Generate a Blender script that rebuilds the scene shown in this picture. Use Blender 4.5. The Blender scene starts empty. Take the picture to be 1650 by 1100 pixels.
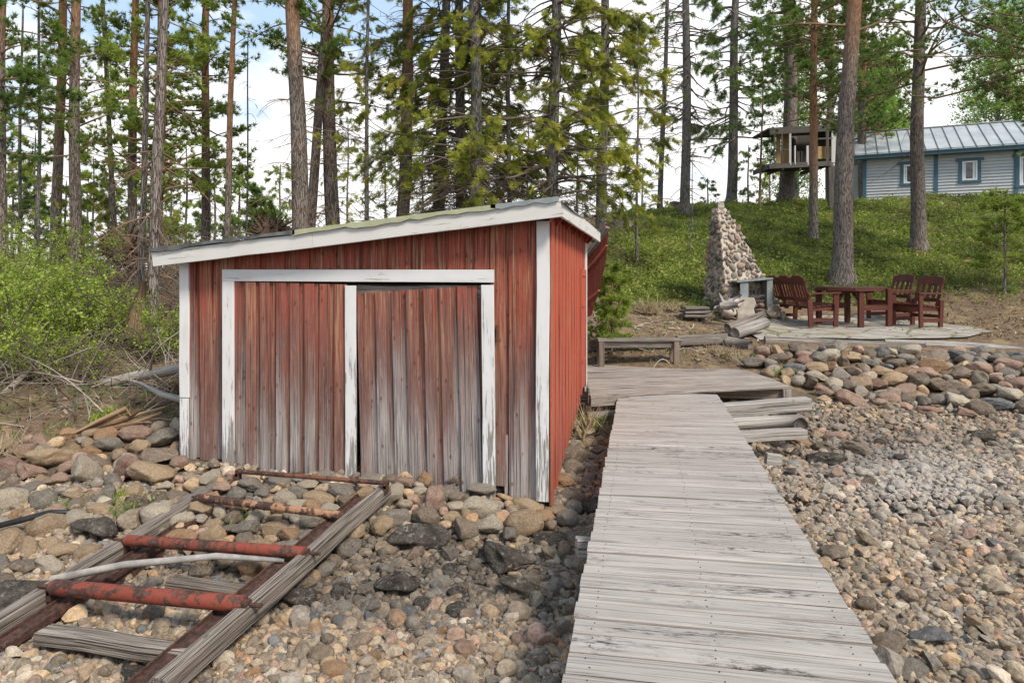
import bpy, bmesh, math, random
import numpy as np
from mathutils import Vector, Matrix, noise as mnoise

# ------------------------------------------------------------------ camera, sky, sun, exposure
SC = bpy.context.scene
R_ = math.radians
YAW = R_(10.8)
CAMZ = 2.0
cam_d = bpy.data.cameras.new('camera'); cam = bpy.data.objects.new('camera', cam_d)
SC.collection.objects.link(cam); SC.camera = cam
cam_d.sensor_width = 36.0; cam_d.lens = 24.0; cam_d.shift_y = -110/1650
cam_d.clip_start = 0.05; cam_d.clip_end = 900
cam.location = (0, 0, CAMZ); cam.rotation_euler = (R_(90), 0, YAW)

SUN_EL, SUN_AZ = R_(47), R_(128)     # azimuth clockwise from +Y: the sun stands right of and behind the camera
SC.view_settings.view_transform = 'Standard'; SC.view_settings.look = 'None'
SC.view_settings.gamma = 1.0; SC.view_settings.exposure = 0.95
SC.view_settings.use_curve_mapping = False
sun_d = bpy.data.lights.new('sun', 'SUN'); sun = bpy.data.objects.new('sun', sun_d)
SC.collection.objects.link(sun)
sun_d.energy = 2.4; sun_d.angle = R_(14); sun_d.color = (1.0, .90, .76)
sdir = Vector((math.sin(SUN_AZ)*math.cos(SUN_EL), math.cos(SUN_AZ)*math.cos(SUN_EL), math.sin(SUN_EL)))
sun.rotation_euler = (-sdir).to_track_quat('-Z', 'Y').to_euler(); sun.location = (10, -10, 30)

# ------------------------------------------------------------------ node helper
class NB:
    def __init__(s, tree): s.t = tree; tree.nodes.clear()
    def n(s, typ, ins=None, **props):
        nd = s.t.nodes.new(typ)
        for k, v in props.items(): setattr(nd, k, v)
        for k, v in (ins or {}).items(): s.set(nd.inputs[k], v)
        return nd
    def set(s, sock, v):
        if isinstance(v, bpy.types.Node): v = v.outputs[0]
        if isinstance(v, bpy.types.NodeSocket): s.t.links.new(v, sock)
        else:
            if sock.type == 'RGBA' and len(v) == 3: v = (*v, 1)
            sock.default_value = v
    def math(s, op, a, b=0.0, clamp=False): return s.n('ShaderNodeMath', {0: a, 1: b}, operation=op, use_clamp=clamp).outputs[0]
    def mix(s, f, a, b, mode='MIX'):
        nd = s.n('ShaderNodeMix', data_type='RGBA', blend_type=mode)
        s.set(nd.inputs['Factor'], f); s.set(nd.inputs[6], a); s.set(nd.inputs[7], b); return nd.outputs[2]
    def ramp(s, f, lo, hi, a=0.0, b=1.0):
        return s.n('ShaderNodeMapRange', {0: f, 1: lo, 2: hi, 3: a, 4: b}, clamp=True).outputs[0]
    def noise(s, vec, scale, detail=3.0, rough=.55, out=0):
        return s.n('ShaderNodeTexNoise', {'Vector': vec, 'Scale': scale, 'Detail': detail, 'Roughness': rough}).outputs[out]
    def vor(s, vec, scale, feature='F1', out=0, rnd=1.0):
        nd = s.n('ShaderNodeTexVoronoi', feature=feature); s.set(nd.inputs['Vector'], vec); s.set(nd.inputs['Scale'], scale)
        s.set(nd.inputs['Randomness'], rnd); return nd.outputs[out]
    def scale(s, vec, k): return s.n('ShaderNodeVectorMath', {0: vec, 1: k}, operation='MULTIPLY').outputs[0]
    def add(s, vec, k): return s.n('ShaderNodeVectorMath', {0: vec, 1: k}, operation='ADD').outputs[0]
    def attr(s, name, out='Fac'): return s.n('ShaderNodeAttribute', attribute_name=name).outputs[out]
    def crgb(s, f, stops):
        nd = s.n('ShaderNodeValToRGB', {0: f}); cr = nd.color_ramp
        while len(cr.elements) < len(stops): cr.elements.new(.5)
        for e, (p, c) in zip(cr.elements, stops): e.position = p; e.color = (*c, 1)
        return nd.outputs[0]
    def sep(s, vec, i): return s.n('ShaderNodeSeparateXYZ', {0: vec}).outputs[i]
    def posz(s): return s.sep(s.n('ShaderNodeNewGeometry').outputs['Position'], 2)
    def finish(s, col, rough=.8, bump=None, bstr=.3, bdist=.01, metal=0.0, spec=.3, trans=0.0, alpha=None):
        p = s.n('ShaderNodeBsdfPrincipled', {'Base Color': col, 'Roughness': rough, 'Metallic': metal, 'Specular IOR Level': spec})
        if bump is not None:
            b = s.n('ShaderNodeBump', {'Strength': bstr, 'Distance': bdist, 'Height': bump}); s.set(p.inputs['Normal'], b)
        out = p.outputs[0]
        if trans:
            t = s.n('ShaderNodeBsdfTranslucent', {'Color': col})
            m = s.n('ShaderNodeMixShader', {0: trans}); s.t.links.new(out, m.inputs[1]); s.t.links.new(t.outputs[0], m.inputs[2]); out = m.outputs[0]
        s.t.links.new(out, s.n('ShaderNodeOutputMaterial').inputs[0])

w = bpy.data.worlds.new('World'); SC.world = w; w.use_nodes = True
nb = NB(w.node_tree)
sky = nb.n('ShaderNodeTexSky', sky_type='NISHITA', sun_disc=False, sun_elevation=SUN_EL, sun_rotation=SUN_AZ, air_density=1.0, dust_density=1.5, ozone_density=1.5)
dirv = nb.n('ShaderNodeTexCoord').outputs['Generated']
el = nb.sep(dirv, 2)
cvec = nb.scale(dirv, (1.0, 1.0, 2.1))
cn = nb.noise(cvec, 2.3, 6, .5)
cn2 = nb.noise(nb.add(cvec, (3.1, 7.7, 1.2)), 5.5, 5, .55)
cov = nb.math('ADD', nb.math('MULTIPLY', cn, .8), nb.math('MULTIPLY', cn2, .2))
cov = nb.math('SUBTRACT', cov, nb.ramp(el, .10, .42, -.16, .075))
mask = nb.ramp(cov, .47, .56)
ccol = nb.mix(nb.noise(cvec, 4.0, 4), (5.9, 5.9, 5.95), (6.6, 6.5, 6.4))
blue = nb.mix(.84, sky, (3.0, 4.0, 5.3))
colr = nb.mix(mask, blue, ccol)
nb.t.links.new(nb.n('ShaderNodeBackground', {'Color': colr, 'Strength': .108}).outputs[0], nb.n('ShaderNodeOutputWorld').inputs[0])

# ------------------------------------------------------------------ frames
Fw = np.array([-math.sin(YAW), math.cos(YAW)]); Rt = np.array([math.cos(YAW), math.sin(YAW)])
def C(cx, d, z):                      # right of / ahead of the camera -> world
    p = Rt*cx + Fw*d; return np.array([p[0], p[1], z])
def P(px, py, d): return C((px-825)/1100*d, d, CAMZ-(py-440)/1100*d)
def PZ(px, py, z):
    d = (CAMZ-z)*1100/(py-440); return P(px, py, d)
def onY(px, py, y):                   # ray with the plane Y = y
    v = Rt*((px-825)/1100) + Fw; t = y/v[1]; return v[0]*t, CAMZ-(py-440)/1100*t

PROF = {
 -900: [(0,0),(4.6,0),(5.4,.3),(6.2,.5),(9,.9),(12,1.2),(17,1.4),(30,1.6),(80,1.8)],
 100: [(0,0),(4.2,.02),(4.9,.13),(5.6,.30),(6.4,.50),(7.2,.66),(9,.92),(12,1.15),(17,1.4),(22,1.5),(30,1.6),(80,1.8)],
 300: [(0,0),(4.4,.02),(5.2,.17),(5.9,.30),(6.5,.45),(9,.80),(12,1.15),(17,1.7),(22,2.1),(30,2.2),(80,2.2)],
 600: [(0,0),(4.5,.02),(5.0,.12),(5.7,.26),(9,.5),(12,1.2),(16,2.0),(21,3.2),(25,3.5),(60,3.5)],
 950: [(0,0),(5.0,0),(7,.08),(9,.38),(10.8,.62),(12,.95),(14,1.45),(17,2.4),(21,3.55),(24,3.95),(30,4.0),(60,4)],
 1150: [(0,0),(5.5,0),(7.2,.06),(8.5,.28),(10.3,.62),(11.5,.88),(13.5,1.12),(15.5,1.75),(18,2.65),(22,3.85),(25,4.42),(30,4.5),(60,4.5)],
 1300: [(0,0),(5.5,0),(7.8,.08),(8.6,.24),(10.9,.88),(11.3,.92),(14.5,.99),(15.6,1.35),(17,1.95),(19,2.7),(22,3.65),(25,4.55),(30,4.7),(60,4.8)],
 1500: [(0,0),(5.5,0),(7.9,.1),(8.4,.2),(10.8,.86),(11.2,.92),(14,.98),(15.2,1.3),(17,1.9),(19,2.62),(22,3.6),(25.5,4.75),(30,4.9),(60,5.0)],
 1700: [(0,0),(5.5,0),(7.6,.1),(8.2,.24),(10.6,.85),(11.0,.95),(13.5,1.12),(15.2,1.5),(17,2.05),(19,2.75),(22,3.75),(25.5,4.9),(30,5.0),(60,5.1)],
}
_pk = sorted(PROF)
def _n2(x, y):                        # smooth cheap value noise, vectorised
    return (np.sin(x*1.7+1.3*np.sin(y*1.1+.5))*np.cos(y*1.9+1.1*np.sin(x*.9)) + .5*np.sin(x*4.1+y*2.3)*np.cos(y*3.7-x*1.9))/1.5
def hgt(x, y):
    x = np.asarray(x, float); y = np.asarray(y, float)
    cx = x*Rt[0]+y*Rt[1]; d = x*Fw[0]+y*Fw[1]
    dd = np.maximum(d, 2.0); px = np.clip(825+1100*cx/dd, _pk[0], _pk[-1])
    zs = [np.interp(d, [a for a, b in PROF[k]], [b for a, b in PROF[k]]) for k in _pk]
    out = zs[0]*1.0
    for i in range(len(_pk)-1):
        t = np.clip((px-_pk[i])/(_pk[i+1]-_pk[i]), 0, 1); t = t*t*(3-2*t)
        out = np.where(px >= _pk[i], zs[i]*(1-t)+zs[i+1]*t, out)
    slope = np.clip((out-1.1)/1.2, 0, 1)
    return out + _n2(x, y)*.018 + _n2(x*.6+5, y*.6)*.10*slope+_n2(x*2.1+1, y*2.1)*.05*slope
def H(x, y): return float(hgt(x, y))
def ground(px, py):                   # where the pixel's ray meets the terrain
    ds = np.geomspace(2.0, 70, 900); cx = (px-825)/1100*ds
    X = Rt[0]*cx+Fw[0]*ds; Y = Rt[1]*cx+Fw[1]*ds; Z = CAMZ-(py-440)/1100*ds
    hz = hgt(X, Y); i = np.argmax(hz >= Z)
    if hz[i] < Z[i]: i = len(ds)-1
    return np.array([X[i], Y[i], hz[i]])
def depth(p): return p[0]*Fw[0]+p[1]*Fw[1]
def topx(p):
    d = depth(p); return 825+1100*(p[0]*Rt[0]+p[1]*Rt[1])/d, 440+1100*(CAMZ-p[2])/d

# ------------------------------------------------------------------ object helpers
def tag(o, label=None, cat=None, group=None, kind=None):
    if label: o['label'] = label
    if cat: o['category'] = cat
    if group: o['group'] = group
    if kind: o['kind'] = kind
    return o
def thing(name, label, cat, loc=(0, 0, 0), rz=0.0, group=None):
    o = bpy.data.objects.new(name, None); SC.collection.objects.link(o)
    o.empty_display_size = .2
    o.location = loc; o.rotation_euler = (0, 0, rz); return tag(o, label, cat, group)
def kids(o): return [c for c in bpy.data.objects if c.parent == o]
def dup(root, loc, rz, label=None, parent=None):
    c = root.copy(); SC.collection.objects.link(c)
    if parent is None: c.location = loc; c.rotation_euler = (0, 0, rz)
    if label: c['label'] = label
    if parent: c.parent = parent
    for k in kids(root): dup(k, None, None, None, c)
    return c

class MB:
    """collects geometry, links it as one mesh object"""
    def __init__(s): s.v = []; s.f = {3: [], 4: []}; s.g = []; s.r = []; s.t = []; s.ng = []; s.n = 0; s.mi = {3: [], 4: [], 0: []}
    def raw(s, v, f, g=None, r=None, t=None, m=0):
        """v (N,3), f (M,3|4) array or list of lists"""
        v = np.asarray(v, float).reshape(-1, 3); n = len(v)
        s.v.append(v); s.g.append(v.copy() if g is None else np.asarray(g, float).reshape(-1, 3))
        s.r.append(np.full(n, random.random()) if r is None else np.broadcast_to(np.asarray(r, float), (n,)).copy())
        s.t.append(np.zeros(n) if t is None else np.broadcast_to(np.asarray(t, float), (n,)).copy())
        if isinstance(f, np.ndarray):
            k = f.shape[1]; s.f[k].append(f+s.n); s.mi[k].append(np.full(len(f), m))
        else:
            for q in f:
                if len(q) in (3, 4): s.f[len(q)].append(np.array([q])+s.n); s.mi[len(q)].append(np.array([m]))
                else: s.ng.append([i+s.n for i in q]); s.mi[0].append(m)
        s.n += n
    def beam(s, p0, p1, w, h, up=(0, 0, 1), ch=None, seg=1, jit=0.0, taper=1.0, r=None, t=0.0, m=0, tw=0.0, off=None, skew=(0, 0)):
        """board or beam from p0 to p1, w wide across, h along 'up'; chamfered, grain along it"""
        p0 = np.array(p0, float); p1 = np.array(p1, float); ax = p1-p0; L = np.linalg.norm(ax); ax /= L
        up = np.array(up, float); up = up-ax*up.dot(ax); up /= np.linalg.norm(up); sd = np.cross(ax, up)
        if ch is None: ch = min(w, h)*.10
        a, b = w/2, h/2; c = ch
        sec = [(-a+c, -b), (a-c, -b), (a, -b+c), (a, b-c), (a-c, b), (-a+c, b), (-a, b-c), (-a, -b+c)]
        off = np.random.rand(3)*37 if off is None else np.array(off); V = []; G = []
        for i in range(seg+1):
            u = i/seg; k = 1+(taper-1)*u; j = np.random.randn(2)*jit if jit else (0, 0); an = tw*u
            for (x, y) in sec:
                x2, y2 = x*k*math.cos(an)-y*k*math.sin(an), x*k*math.sin(an)+y*k*math.cos(an)
                end = 0
                if i == 0: end = skew[0]*x
                if i == seg: end = skew[1]*x
                V.append(p0+ax*(L*u+end)+sd*(x2+j[0])+up*(y2+j[1])); G.append((x+off[0], y+off[1], L*u+off[2]))
        F = []
        for i in range(seg):
            for q in range(8):
                a0 = i*8+q; b0 = i*8+(q+1) % 8; F.append((a0, b0, b0+8, a0+8))
        s.raw(V, np.array(F), G, r, t, m)
        n = seg*8; s_ = s.n-len(V)
        s.ng.append([s_+q for q in range(7, -1, -1)]); s.ng.append([s_+n+q for q in range(8)]); s.mi[0] += [m, m]
    def box(s, lo, hi, **k):
        lo = np.array(lo, float); hi = np.array(hi, float); c = (lo+hi)/2; d = hi-lo; a = int(np.argmax(d))
        e = np.zeros(3); e[a] = d[a]/2
        if a == 2: s.beam(c-e, c+e, d[0], d[1], up=(0, 1, 0), **k)
        elif a == 0: s.beam(c-e, c+e, d[1], d[2], up=(0, 0, 1), **k)
        else: s.beam(c-e, c+e, d[0], d[2], up=(0, 0, 1), **k)
    def tube(s, pts, rad, seg=10, caps=True, rough=0.0, t=None, r=None, m=0):
        pts = np.array(pts, float); K = len(pts); rad = np.broadcast_to(np.asarray(rad, float), (K,))
        tg = np.gradient(pts, axis=0); tg /= np.linalg.norm(tg, axis=1)[:, None]
        ref = np.array([0, 0, 1.]) if abs(tg[0][2]) < .9 else np.array([1., 0, 0])
        ln = np.concatenate([[0], np.cumsum(np.linalg.norm(np.diff(pts, axis=0), axis=1))]); o = np.random.rand(3)*37
        V = []; G = []; ph = np.random.rand(8)*6
        for i in range(K):
            b1 = np.cross(tg[i], ref); b1 /= np.linalg.norm(b1); b2 = np.cross(tg[i], b1)
            for q in range(seg):
                an = q/seg*2*math.pi
                rr = rad[i]*(1+rough*(math.sin(3*an+ph[0]+ln[i]*2)*.5+math.sin(5*an+ph[1]-ln[i]*3)*.3+math.sin(2*an+ph[2])*.4+.6*math.sin(ln[i]*9+ph[3]+an)))
                V.append(pts[i]+(b1*math.cos(an)+b2*math.sin(an))*rr)
                G.append((math.cos(an)*rad[0]+o[0], math.sin(an)*rad[0]+o[1], ln[i]+o[2]))
        F = [(i*seg+q, i*seg+(q+1) % seg, (i+1)*seg+(q+1) % seg, (i+1)*seg+q) for i in range(K-1) for q in range(seg)]
        T = None if t is None else np.repeat(np.broadcast_to(np.asarray(t, float), (K,)), seg)
        s.raw(V, np.array(F), G, r, T, m)
        if caps:
            s_ = s.n-len(V); s.ng.append([s_+q for q in range(seg)]); s.ng.append([s_+(K-1)*seg+q for q in range(seg-1, -1, -1)]); s.mi[0] += [m, m]
    def tubes(s, Pt, Rd, seg=4, m=0, t=0.0):
        """many tubes at once: Pt (N,K,3), Rd (N,K)"""
        N, K, _ = Pt.shape
        if N == 0: return
        tg = np.gradient(Pt, axis=1); tg /= np.linalg.norm(tg, axis=2)[..., None]+1e-9
        ref = np.where(np.abs(tg[:, :1, 2:3]) < .9, np.array([0, 0, 1.]), np.array([1., 0, 0])); ref = np.broadcast_to(ref, tg.shape)
        b1 = np.cross(tg, ref); b1 /= np.linalg.norm(b1, axis=2)[..., None]+1e-9; b2 = np.cross(tg, b1)
        an = np.arange(seg)/seg*2*np.pi
        V = Pt[:, :, None]+(b1[:, :, None]*np.cos(an)[:, None]+b2[:, :, None]*np.sin(an)[:, None])*Rd[:, :, None, None]
        i = np.arange(K-1)[:, None]; q = np.arange(seg)[None]; q1 = (q+1) % seg
        f = np.stack([i*seg+q, i*seg+q1, (i+1)*seg+q1, (i+1)*seg+q], -1).reshape(-1, 4)
        F = (f[None]+(np.arange(N)*K*seg)[:, None, None]).reshape(-1, 4)
        s.raw(V.reshape(-1, 3), F, None, np.repeat(np.random.rand(N), K*seg), t, m)
    def stamps(s, T, TF, pos, dirs, size, r=None, m=0, t=0.0):
        """many copies of a template: T (k,3), TF (f,3), oriented so z runs along dirs"""
        N = len(pos)
        if N == 0: return
        d = dirs/(np.linalg.norm(dirs, axis=1)[:, None]+1e-9)
        ref = np.random.randn(N, 3); b1 = np.cross(d, ref); b1 /= np.linalg.norm(b1, axis=1)[:, None]+1e-9; b2 = np.cross(d, b1)
        size = np.broadcast_to(np.asarray(size, float), (N,))
        V = pos[:, None]+(T[None, :, 0:1]*b1[:, None]+T[None, :, 1:2]*b2[:, None]+T[None, :, 2:3]*d[:, None])*size[:, None, None]
        F = (TF[None]+(np.arange(N)*len(T))[:, None, None]).reshape(-1, TF.shape[1])
        rr = np.random.rand(N) if r is None else r
        s.raw(V.reshape(-1, 3), F, None, np.repeat(rr, len(T)), t if np.isscalar(t) else np.repeat(t, len(T)), m)
    def prism(s, poly, vec, g=None, m=0):
        """closed polygon (3D points) pushed along vec"""
        a = np.array(poly, float); n = len(a); b = a+np.array(vec, float)
        s.raw(np.vstack([a, b]), [list(range(n))[::-1], list(range(n, 2*n))]+[[i, (i+1) % n, n+(i+1) % n, n+i] for i in range(n)], g, m=m)
    def build(s, name, mats, parent=None, smooth=False, world=True, origin=None):
        V = np.vstack(s.v); G = np.vstack(s.g)
        if parent is not None:
            loc = np.array(parent.location) if world else np.zeros(3)
            q = parent
            if world and q.parent: loc = loc+np.array(q.parent.location)
        else:
            loc = np.array(origin) if origin is not None else np.array([(V[:, 0].min()+V[:, 0].max())/2, (V[:, 1].min()+V[:, 1].max())/2, V[:, 2].min()])
        V = V-loc
        loops = []; starts = []; mi = []; n = 0
        for k in (3, 4):
            if s.f[k]:
                f = np.vstack(s.f[k]); loops.append(f.ravel()); starts.append(n+np.arange(len(f))*k); n += f.size; mi.append(np.concatenate(s.mi[k]))
        if s.ng:
            lens = np.array([len(q) for q in s.ng]); loops.append(np.concatenate([np.array(q) for q in s.ng]))
            starts.append(n+np.concatenate([[0], np.cumsum(lens)[:-1]])); n += int(lens.sum()); mi.append(np.array(s.mi[0]))
        loops = np.concatenate(loops).astype(np.int32); starts = np.concatenate(starts).astype(np.int32); mi = np.concatenate(mi).astype(np.int32)
        me = bpy.data.meshes.new(name); me.vertices.add(len(V)); me.vertices.foreach_set('co', V.astype(np.float32).ravel())
        me.loops.add(len(loops)); me.loops.foreach_set('vertex_index', loops)
        me.polygons.add(len(starts)); me.polygons.foreach_set('loop_start', starts)
        me.update(calc_edges=True)
        for mt in (mats if isinstance(mats, (list, tuple)) else [mats]): me.materials.append(mt)
        if len(me.materials) > 1: me.polygons.foreach_set('material_index', mi)
        me.polygons.foreach_set('use_smooth', np.full(len(starts), smooth))
        a = me.attributes.new('gc', 'FLOAT_VECTOR', 'POINT'); a.data.foreach_set('vector', G.astype(np.float32).ravel())
        a = me.attributes.new('rnd', 'FLOAT', 'POINT'); a.data.foreach_set('value', np.concatenate(s.r).astype(np.float32))
        a = me.attributes.new('tint', 'FLOAT', 'POINT'); a.data.foreach_set('value', np.concatenate(s.t).astype(np.float32))
        me.validate(); 
        o = bpy.data.objects.new(name, me); SC.collection.objects.link(o)
        if parent is not None: o.parent = parent
        else: o.location = loc
        return o
def seed(k): random.seed(k); np.random.seed(k)
# ------------------------------------------------------------------ materials
def newmat(name):
    m = bpy.data.materials.new(name); m.use_nodes = True; return m, NB(m.node_tree)

def wood(name, base, light, dark, streak=.5, crack=.35, rough=.85, black=None, bstr=.6, knots=True):
    m, b = newmat(name); g = b.attr('gc', 'Vector'); rn = b.attr('rnd')
    fine = b.noise(b.scale(g, (130, 130, 3.0)), 1.0, 4, .65)
    mid = b.noise(b.scale(g, (26, 26, 1.1)), 1.0, 5, .65)
    big = b.noise(b.scale(g, (3, 3, 1.6)), 1.0, 3, .5)
    c = b.mix(b.ramp(mid, .35, .65), base, light)
    c = b.mix(b.math('MULTIPLY', b.ramp(fine, .46, .62), streak), c, dark)
    cr = b.noise(b.scale(g, (120, 120, 1.3)), 1.0, 2, .5)
    crk = b.ramp(cr, .58, .64)
    c = b.mix(b.math('MULTIPLY', crk, crack), c, tuple(x*.25 for x in dark))
    if black:                                   # mildew and flaked patches drawn out along the grain
        k = b.ramp(b.noise(b.scale(g, (9, 9, 1.1)), 1.0, 5, .68), black[0], black[0]+.09)
        k2 = b.ramp(b.noise(b.scale(g, (75, 75, 14)), 1.0, 5, .75), .49, .56)
        wp = b.ramp(b.noise(b.scale(b.n('ShaderNodeNewGeometry').outputs['Position'], (2.2, 2.2, 2.2)), 1.0, 3, .6), .40, .56)
        c = b.mix(b.math('MULTIPLY', b.math('MULTIPLY', b.math('MULTIPLY', k, k2), wp), black[1]), c, (.022, .02, .02))
    if knots:
        v = b.vor(b.scale(g, (6, 1.0, 2.2)), 1.6); c = b.mix(b.ramp(v, .04, .09, .7, 0), c, tuple(x*.45 for x in dark))
    c = b.mix(b.ramp(rn, 0, 1, .0, .6), c, b.mix(.5, c, tuple(x*.5 for x in base)))
    c = b.mix(b.ramp(big, .4, .7, 0, .25), c, dark)
    hgt_ = b.math('SUBTRACT', b.math('ADD', b.math('MULTIPLY', fine, .5), mid), b.math('MULTIPLY', crk, .9))
    b.finish(c, rough, hgt_, bstr, .006); return m

def painted_red(name, zlo, zhi, wear, red=(.40, .070, .040)):
    """red paint weathering to bare wood: tan scuffs high up, black mildew half way, grey wood at the foot"""
    m, b = newmat(name); g = b.attr('gc', 'Vector'); rn = b.attr('rnd'); z = b.posz()
    fine = b.noise(b.scale(g, (120, 120, 2.6)), 1.0, 5, .66)
    mid = b.noise(b.scale(g, (30, 30, 1.3)), 1.0, 6, .68)
    big = b.noise(b.scale(g, (7, 7, 1.1)), 1.0, 4, .6)
    h = b.ramp(z, zlo, zhi)                                     # 0 at the foot, 1 at the eave
    paint = b.mix(b.ramp(mid, .3, .7), red, tuple(x*.60 for x in red))
    paint = b.mix(b.ramp(b.noise(g, 40, 3), .45, .8, 0, .35), paint, tuple(min(1, x*1.35) for x in red))
    bare_hi = b.mix(b.ramp(mid, .35, .65), (.22, .10, .055), (.40, .25, .155))
    bare_lo = b.mix(b.ramp(b.math('ADD', b.math('MULTIPLY', fine, .5), b.math('MULTIPLY', mid, .5)), .38, .62), (.09, .078, .078), (.52, .485, .465))
    blk = b.mix(b.ramp(mid, .3, .7), (.075, .040, .034), (.23, .125, .10))
    rr = b.math('MULTIPLY', b.math('SUBTRACT', rn, .5), .30)
    # scuffed to bare wood
    s1 = b.math('ADD', b.math('ADD', b.math('MULTIPLY', fine, .55), b.math('MULTIPLY', mid, .6)), b.math('MULTIPLY', rr, .35))
    c = b.mix(b.ramp(s1, .62-.03*wear, .70-.03*wear, 0, .8*min(1, .35+wear)), paint, bare_hi)
    # mildew band
    s2 = b.math('ADD', b.math('ADD', h, b.math('MULTIPLY', b.math('SUBTRACT', mid, .5), 1.1)), b.math('ADD', rr, b.math('MULTIPLY', b.math('SUBTRACT', big, .5), .9)))
    c = b.mix(b.ramp(s2, .42, .84, .86*wear, 0), c, blk)
    c = b.mix(b.math('MULTIPLY', b.ramp(fine, .50, .60), b.ramp(s2, .5, .9, .55*wear, 0)), c, (.20, .13, .11))
    # grey foot
    s3 = b.math('ADD', b.math('ADD', h, b.math('MULTIPLY', b.math('SUBTRACT', mid, .5), .9)), b.math('ADD', b.math('ADD', b.math('MULTIPLY', rr, 2.3), b.math('MULTIPLY', b.math('SUBTRACT', big, .5), .8)), b.math('MULTIPLY', b.math('SUBTRACT', fine, .5), .6)))
    c = b.mix(b.ramp(s3, .04, .40, .92*wear, 0), c, bare_lo)
    c = b.mix(b.math('MULTIPLY', b.ramp(b.noise(b.scale(g, (160, 160, 5)), 1.0, 4, .7), .55, .64), b.ramp(s3, .2, .8, .6*wear, .15*wear)), c, (.44, .36, .32))
    cr = b.noise(b.scale(g, (130, 130, 1.1)), 1.0, 2, .5); crk = b.ramp(cr, .58, .64)
    c = b.mix(b.math('MULTIPLY', crk, .30+.45*wear), c, (.04, .022, .02))
    v = b.vor(b.scale(g, (9, 1, 4.2)), 1.7); kn = b.ramp(v, .08, .19, .75, 0)
    c = b.mix(b.math('MULTIPLY', kn, wear), c, (.10, .03, .02))
    ht = b.math('SUBTRACT', b.math('ADD', b.math('MULTIPLY', fine, .6), mid), crk)
    b.finish(c, .82, ht, .6, .005); return m

def painted_white(name, flake=.5, tone=(.66, .66, .66), zfoot=None):
    m, b = newmat(name); g = b.attr('gc', 'Vector')
    fine = b.noise(b.scale(g, (60, 60, 3.2)), 1.0, 5, .65); mid = b.noise(b.scale(g, (10, 10, 1.6)), 1.0, 4, .6)
    s = b.math('ADD', b.math('MULTIPLY', fine, .6), b.math('MULTIPLY', mid, .4))
    if zfoot: s = b.math('ADD', s, b.ramp(b.posz(), zfoot, zfoot+1.1, .11, 0))
    k = b.ramp(s, .63-.1*flake, .67-.1*flake)
    c = b.mix(b.ramp(mid, .4, .75, 0, .4), tone, tuple(x*.78 for x in tone))
    c = b.mix(b.ramp(b.noise(b.scale(g, (4, 4, 3)), 1.0, 3), .5, .75, 0, .25), c, (.45, .42, .36))
    c = b.mix(b.math('MULTIPLY', k, .88), c, b.mix(fine, (.05, .045, .04), (.30, .27, .24)))
    b.finish(c, .7, b.math('SUBTRACT', b.math('MULTIPLY', fine, .4), k), .5, .003); return m

def rusty(name, paint, pamt):
    m, b = newmat(name); g = b.attr('gc', 'Vector')
    n1 = b.noise(b.scale(g, (9, 9, 9)), 1.0, 6, .68); n2 = b.noise(b.scale(g, (40, 40, 30)), 1.0, 4, .6)
    rust = b.crgb(n2, [(.30, (.026, .017, .015)), (.5, (.062, .033, .026)), (.7, (.12, .062, .042))])
    k = b.ramp(b.math('ADD', b.math('MULTIPLY', n1, .75), b.math('MULTIPLY', n2, .25)), .44+pamt*.10, .47+pamt*.10, 1, 0)
    pt = b.mix(n2, paint, tuple(x*.6 for x in paint))
    c = b.mix(b.math('MULTIPLY', k, .95 if pamt > 0 else 0.0), rust, pt)
    b.finish(c, .72, n2, .5, .004, spec=.25); return m

def bark(name, lo1, lo2, hi1, hi2):
    m, b = newmat(name); g = b.attr('gc', 'Vector'); t = b.attr('tint')
    warp = b.add(b.scale(g, (1, 1, .17)), b.scale(b.noise(g, 9, 3, out=1), (.05, .05, .05)))
    v = b.vor(warp, 24, 'DISTANCE_TO_EDGE'); n = b.noise(b.scale(g, (1, 1, .25)), 30, 5, .65); nb_ = b.noise(g, 3.2, 4, .6)
    pl = b.ramp(v, .0, .16)
    low = b.mix(pl, tuple(x*.28 for x in lo1), b.mix(b.ramp(n, .3, .7), lo1, lo2))
    hi = b.mix(b.ramp(b.noise(b.scale(g, (1, 1, .5)), 16, 5, .6), .35, .7), hi1, hi2)
    low = b.mix(b.ramp(nb_, .5, .75, 0, .35), low, (.20, .21, .17))     # lichen bloom
    c = b.mix(b.math('ADD', t, b.math('MULTIPLY', b.math('SUBTRACT', n, .5), .6), clamp=True), low, hi)
    ht = b.math('ADD', b.math('MULTIPLY', pl, 1.0), b.math('MULTIPLY', n, .5))
    b.finish(c, .92, ht, .9, .02, spec=.1); return m

def foliage(name, stops, trans=.35, rough=.55):
    m, b = newmat(name); r = b.attr('rnd'); c = b.crgb(r, stops)
    b.finish(c, rough, trans=trans, spec=.25); return m

def flat(name, c1, c2, sc=8, rough=.7, metal=0, bump=.2, spec=.3):
    m, b = newmat(name); g = b.attr('gc', 'Vector')
    n = b.noise(g, sc, 5, .6); n2 = b.noise(g, sc*6, 4, .6)
    c = b.mix(b.ramp(n, .3, .7), c1, c2); b.finish(c, rough, n2, bump, .004, metal=metal, spec=spec); return m

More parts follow.
